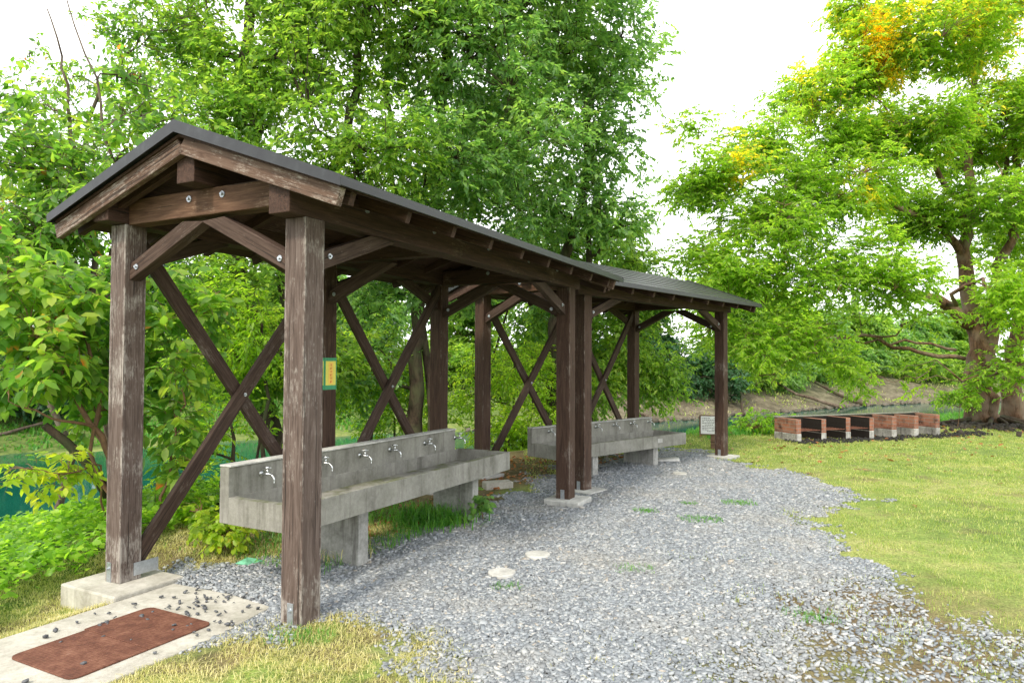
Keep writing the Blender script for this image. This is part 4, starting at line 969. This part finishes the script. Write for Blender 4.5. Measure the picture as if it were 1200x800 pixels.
# bushes hanging over the far bank edge
for i, (x, y, r, kd) in enumerate([(-16.5, 21.5, 1.3, 0), (-12, 26.5, 1.2, 1), (-8, 28.5, 1.2, 2), (-4, 31.5, 1.3, 1), (5.2, 35, 1.5, 0), (9.5, 37, 1.5, 0), (13.5, 41, 1.2, 1), (16.2, 43.0, 1.3, 2), (20.5, 47.5, 1.5, 2), (24.5, 49.8, 1.3, 2), (30.5, 52, 1.5, 1), (35, 54, 1.6, 1)]):
    zb = float(ground(x, y)); c = np.array([x, y, zb+r*.8]); nm, lb = kinds[kd]
    where = ['near the left edge', 'left of the near shelter', 'past the near trough', 'behind the gap of the shelters', 'left of the last shelter post', 'beside the last shelter post', 'right of the last post', 'above the left barbecue pier', 'above the barbecue middle', 'above the barbecue right end', 'behind the cherry trunk', 'at the right edge'][i]
    tree('riverside_bush', (x, y, 0), [dict(pts=[c], r=.06, flare=False)], [(c, r), (c+np.array([1.3*r, .5, -.1]), r*.8), (c+np.array([-1.2*r, .3, -.2]), r*.75)], LM[nm], M['bark2'], lb.replace('tree', 'bush')+', '+where, 'bush', 'bushes along the far river bank', dens=9, nsub=5, nleaf=8, leafL=.28, leafW=.5, subL=.6, gap=.2, twr=.008)
# poles and driftwood on the far bank
def log(pa, pb, r, label, mat='bark', rise=.1):
    """lies on the bank between two ground points"""
    P = []
    for f in np.linspace(0, 1, 6):
        x_, y_ = pa[0]*(1-f)+pb[0]*f, pa[1]*(1-f)+pb[1]*f
        P.append((x_, y_, max(float(ground(x_, y_)), -1.34)+r+rise*f))
    t_ = Tubes(); t_.add(P, np.linspace(r, r*.7, 6), 7); o = t_.build('driftwood_log', M[mat]); return tag(o, label, 'log', 'fallen trunks on the far bank')
log((18.9, 39.6), (15.6, 42.5), .10, 'pale fallen trunk sloping down left above the barbecue', 'bark', .5)
log((21.2, 41.6), (19.0, 46.2), .11, 'dark fallen trunk sloping down right above the barbecue', 'bark2', .4)
log((6.6, 30.6), (5.0, 34.0), .09, 'brown dead trunk on the clay bank beside the far trough', 'bark', .2)
log((11.5, 34.5), (12.5, 38.0), .09, 'dark dead trunk on the bank right of the last post', 'bark2', .5)
log((-15.5, 19.8), (-14.4, 22.0), .06, 'short grey stick on the far grassy bank at left', 'bark', .1)

# ------------------------------------------------------------------ low plants and grass
# ground cover on the slope at left
def cover(n, box, dens, leafL, hgt, mat, name, label, cat, shape=6, w=.75):
    xy = scatter(n, box, dens); m = len(xy)
    z = ground(xy[:, 0], xy[:, 1]); hump = (fbm(xy[:, 0]*2.2, xy[:, 1]*2.2, 55)-.35)*hgt
    B = np.stack([xy[:, 0], xy[:, 1], z+.03+np.maximum(hump, 0)+rng.random(m)**.6*hgt*.55], -1)
    ax = rng.normal(size=(m, 3)); ax[:, 2] = rng.normal(size=m)*.25-.05
    nr = np.array([0, 0, 1.])+rng.normal(size=(m, 3))*.38
    ll = leafL*rng.uniform(.55, 1.25, m)
    V, F = leaves(B, ax, nr, ll, ll*w, shape, .18)
    o = mesh(name, V, F, mat); return tag(o, label, cat, None, 'stuff')
def dleft(x, y):
    d = polydist(x, y, NEAR); u = (x-S1[0])*math.sin(S1[3])+(y-S1[1])*math.cos(S1[3])
    edge = -.30+(fbm(x*2, y*2, 77)-.5)*.4+sstep(-.9, -.45, u)*.42+sstep(.0, .8, u)*.2
    return ((d > edge) & (d < 8.2) & inview(x, y, .1) & (u < 4.5))*np.clip(1.25-(u-.8)*.45, .12, 1)
cover(120000, (-11.5, -1.5, 3.0, 11.5), dleft, .062, .34, LM['cover'], 'ground_cover', 'bright green low leafy ground cover on the slope to the river', 'ground cover')
def blades(n, box, dens, h, w, mat, name, label, lean=.6, clump=0, kind='stuff', cat='grass', xy=None):
    if xy is None: xy = scatter(n, box, dens)
    m = len(xy); z = ground(xy[:, 0], xy[:, 1])-.004
    B = np.stack([xy[:, 0], xy[:, 1], z], -1)
    a = rng.uniform(0, 2*math.pi, m); dr = np.stack([np.cos(a), np.sin(a), np.zeros(m)], -1)
    ln = (rng.random(m)**1.5*lean+.08)[:, None]; hh = (h*rng.uniform(.45, 1.25, m))[:, None]
    ww = (w*rng.uniform(.7, 1.3, m)*np.clip(xy[:, 1]/5.0, 1, 3.2))[:, None]
    sd_ = np.stack([-np.sin(a), np.cos(a), np.zeros(m)], -1); up = np.array([0, 0, 1.])
    m1 = B+up*hh*.55+dr*hh*ln*.5; tp = B+up*hh*(1-.45*ln)+dr*hh*ln*1.5
    V = np.stack([B-sd_*ww*.5, B+sd_*ww*.5, m1+sd_*ww*.4, tp, m1-sd_*ww*.4], 1).reshape(-1, 3)
    k = (np.arange(m)*5)[:, None]
    me_F = np.concatenate([k+np.array([[0, 1, 2]]), k+np.array([[0, 2, 4]]), k+np.array([[4, 2, 3]])])
    o = mesh(name, V, me_F, mat); return tag(o, label, cat, None, kind)
def lawn(x, y):
    g_ = gravel_amt(x, y); d = polydist(x, y, NEAR)
    pt = fbm(x*1.1, y*1.1, 60)*.45+fbm(x*5, y*5, 61)*.55
    return np.clip((1-g_*1.15), 0, 1)*(d < .15)*inview(x, y)*nopad(x, y)*(x > .2)*np.clip((pt-.40)*6, .10, 1)*np.clip(9/np.maximum(y, 1), .35, 1)
blades(420000, (.2, 13, 3.0, 16.8), lawn, .034, .0036, LM['grass'], 'lawn_grass', 'short patchy yellow green grass of the lawn on the right')
def lawnl(x, y):
    g_ = gravel_amt(x, y); d = polydist(x, y, NEAR); pt = fbm(x*3, y*3, 70)
    return np.clip(1-g_*1.1, 0, 1)*(d < .9)*inview(x, y)*nopad(x, y)*(x < .5)*(y < 6.4)*np.clip((pt-.28)*5, .15, 1)
blades(170000, (-4.6, .5, 2.2, 6.4), lawnl, .034, .0032, LM['dry'], 'straw_grass', 'dry straw coloured grass before the slab and along its edge', 1.6)
def lushd(x, y):
    u = (x-S1[0])*math.sin(S1[3])+(y-S1[1])*math.cos(S1[3]); v = -(x-S1[0])*math.cos(S1[3])+(y-S1[1])*math.sin(S1[3])
    return ((v > .45) & (v < 2.1) & (u > .6) & (u < 3.0))*np.clip(fbm(x*2.5, y*2.5, 90)*3.4-1.2, .02, 1)
blades(16000, (-3.5, 1.0, 4.5, 8.5), lushd, .11, .006, LM['lush'], 'trough_grass', 'green and straw coloured grass growing under the near trough', .9)
lg = gz(512, 612); xy_ = np.array([lg[0]-.02, lg[1]+.05])+rng.normal(size=(900, 2))*np.array([.16, .15])
blades(0, None, None, .19, .009, LM['lush'], 'grass_clump', 'long bladed green grass clump between the legs of the near trough', 1.1, kind=None, cat='grass clump', xy=xy_)
lg = gz(400, 652); xy_ = np.array([lg[0]-.05, lg[1]+.05])+rng.normal(size=(500, 2))*np.array([.12, .12])
blades(0, None, None, .15, .006, LM['dry'], 'grass_clump', 'dry grass clump by the near leg of the near trough', 1.0, kind=None, cat='grass clump', xy=xy_)
for i, (px, py, r, n, lb) in enumerate([(866, 587, .10, 420, 'small green grass tuft in the gravel before the last post'), (821, 609, .11, 480, 'brightest green grass tuft in the middle of the gravel'), (757, 598, .07, 220, 'tiny green grass tuft nearest the paired posts'), (592, 688, .05, 90, 'thin grass tuft at the edge of the nearest marker cap'), (742, 668, .08, 150, 'faint yellowish grass tuft in the foreground gravel'), (950, 724, .08, 170, 'faint green grass tuft at the right of the foreground gravel'), (355, 745, .10, 260, 'grass tuft against the foot of the nearest post'), (808, 588, .05, 130, 'sparse thin grass tuft left of the last post tuft')]):
    g = gz(px, py); xy_ = g[:2]+np.clip(rng.normal(size=(n, 2)), -1.5, 1.5)*r*np.array([1.1, .8])
    blades(0, None, None, .048, .004, LM['lush'], 'grass_tuft', lb, .8, kind=None, cat='grass tuft', xy=xy_)
    bpy.data.objects[-1] if False else None
def weedy(x, y):
    d = polydist(x, y, NEAR); return ((d > -.7) & (d < 2.0))*(x > 2.0)*inview(x, y)*np.clip(fbm(x*1.2, y*1.2, 33)*3-1.0, .0, 1)
blades(60000, (2, 16, 11.5, 20), weedy, .16, .008, LM['lush'], 'bank_grass', 'tall bright green grass along the edge of the river bank', .7)
def farg(x, y):
    e = polydist(x, y, FAR); return ((e > .8) & (e < 9))*(x < -5)*inview(x, y)*.8
blades(60000, (-24, -5, 14, 36), farg, .16, .02, LM['lush'], 'far_bank_grass', 'green grass on the far bank at left', .7)
def fard(x, y):
    e = polydist(x, y, FAR); return ((e > .3) & (e < 8))*(x > -5)*inview(x, y)*np.clip(fbm(x*.9, y*.9, 93)*3.2-1.1, .03, 1)
blades(42000, (-5, 42, 26, 62), fard, .15, .014, LM['grass'], 'far_bank_tussocks', 'straw and green tussocks on the clay bank across the river', .8)
rk_ = np.array([np.array([a[0], a[1]])*(1-f)+np.array([b[0], b[1]])*f+rng.normal(size=2)*.25 for a, b in zip(FAR[4:8], FAR[5:9]) for f in rng.random(95)])
o = stones('shore_stones', rk_, rng.uniform(.06, .24, len(rk_)), M['shore'], .1, lambda x, y: np.full(len(x), -1.30)); tag(o, 'dark stones and broken clay along the far waterline', 'stones', None, 'stuff')
# a bushy weed patch between last post and barbecue
for (px, py, r, lb) in [(885, 505, .32, 'bright leafy weed clump between the last post and the barbecue'), (935, 505, .2, 'leafy weed clump behind the first barbecue pier'), (1125, 470, .3, 'green sprout clump at the base of the cherry trunk')]:
    dep = 14.3 if px < 1000 else 15.6
    c = at(px, py-8, dep); 
    tree('leafy_weed', (c[0], c[1]+.1, 0), [dict(pts=[c+np.array([0, 0, -.1])], r=.008, flare=False)], [(c, r), (c+np.array([.35, .1, -.05]), r*.8), (c+np.array([-.35, .1, -.08]), r*.7)], LM['cover'], M['stem'], lb, 'weed', None, dens=110, nsub=3, nleaf=5, leafL=.085, leafW=.5, subL=.13, gap=.1, limbs=False, twr=.003)
# fallen leaves
def fallen(n, box, dens, name, label, s=.05):
    xy = scatter(n, box, dens); m = len(xy)
    B = np.stack([xy[:, 0], xy[:, 1], ground(xy[:, 0], xy[:, 1])+.022], -1); ax = rng.normal(size=(m, 3)); ax[:, 2] *= .2
    ll = s*rng.uniform(.6, 1.3, m); V, F = leaves(B, ax, np.array([0, 0, 1.])+rng.normal(size=(m, 3))*.3, ll, ll*.6, 6, .2)
    o = mesh(name, V, F, LM['fallen']); tag(o, label, 'leaves', None, 'stuff')
fallen(2600, (2.2, 14, 7.0, 17), lambda x, y: inview(x, y)*(polydist(x, y, NEAR) < .2)*np.clip((y-8)/5, .05, 1)*(gravel_amt(x, y) < .5)*.4, 'fallen_leaves', 'brown and orange leaves fallen on the lawn', .085)
fallen(9000, (-3, 3, 5, 13), lambda x, y: sstep(-.1, .2, sdf(x, y, [l2w(S1, 1, .7), l2w(S1, 3.2, .7), l2w(S1, 4.4, 1.0), l2w(S2, 1, .8), l2w(S2, 3.5, 1), l2w(S2, 3.4, 2.4), l2w(S1, 3.8, 2.8), l2w(S1, 1, 2.4)]))*.6, 'leaf_litter', 'brown leaf litter behind and under the troughs', .06)
bpy.context.view_layer.update()
print('faces', sum(len(o.data.polygons) for o in scn.objects if o.type == 'MESH'))
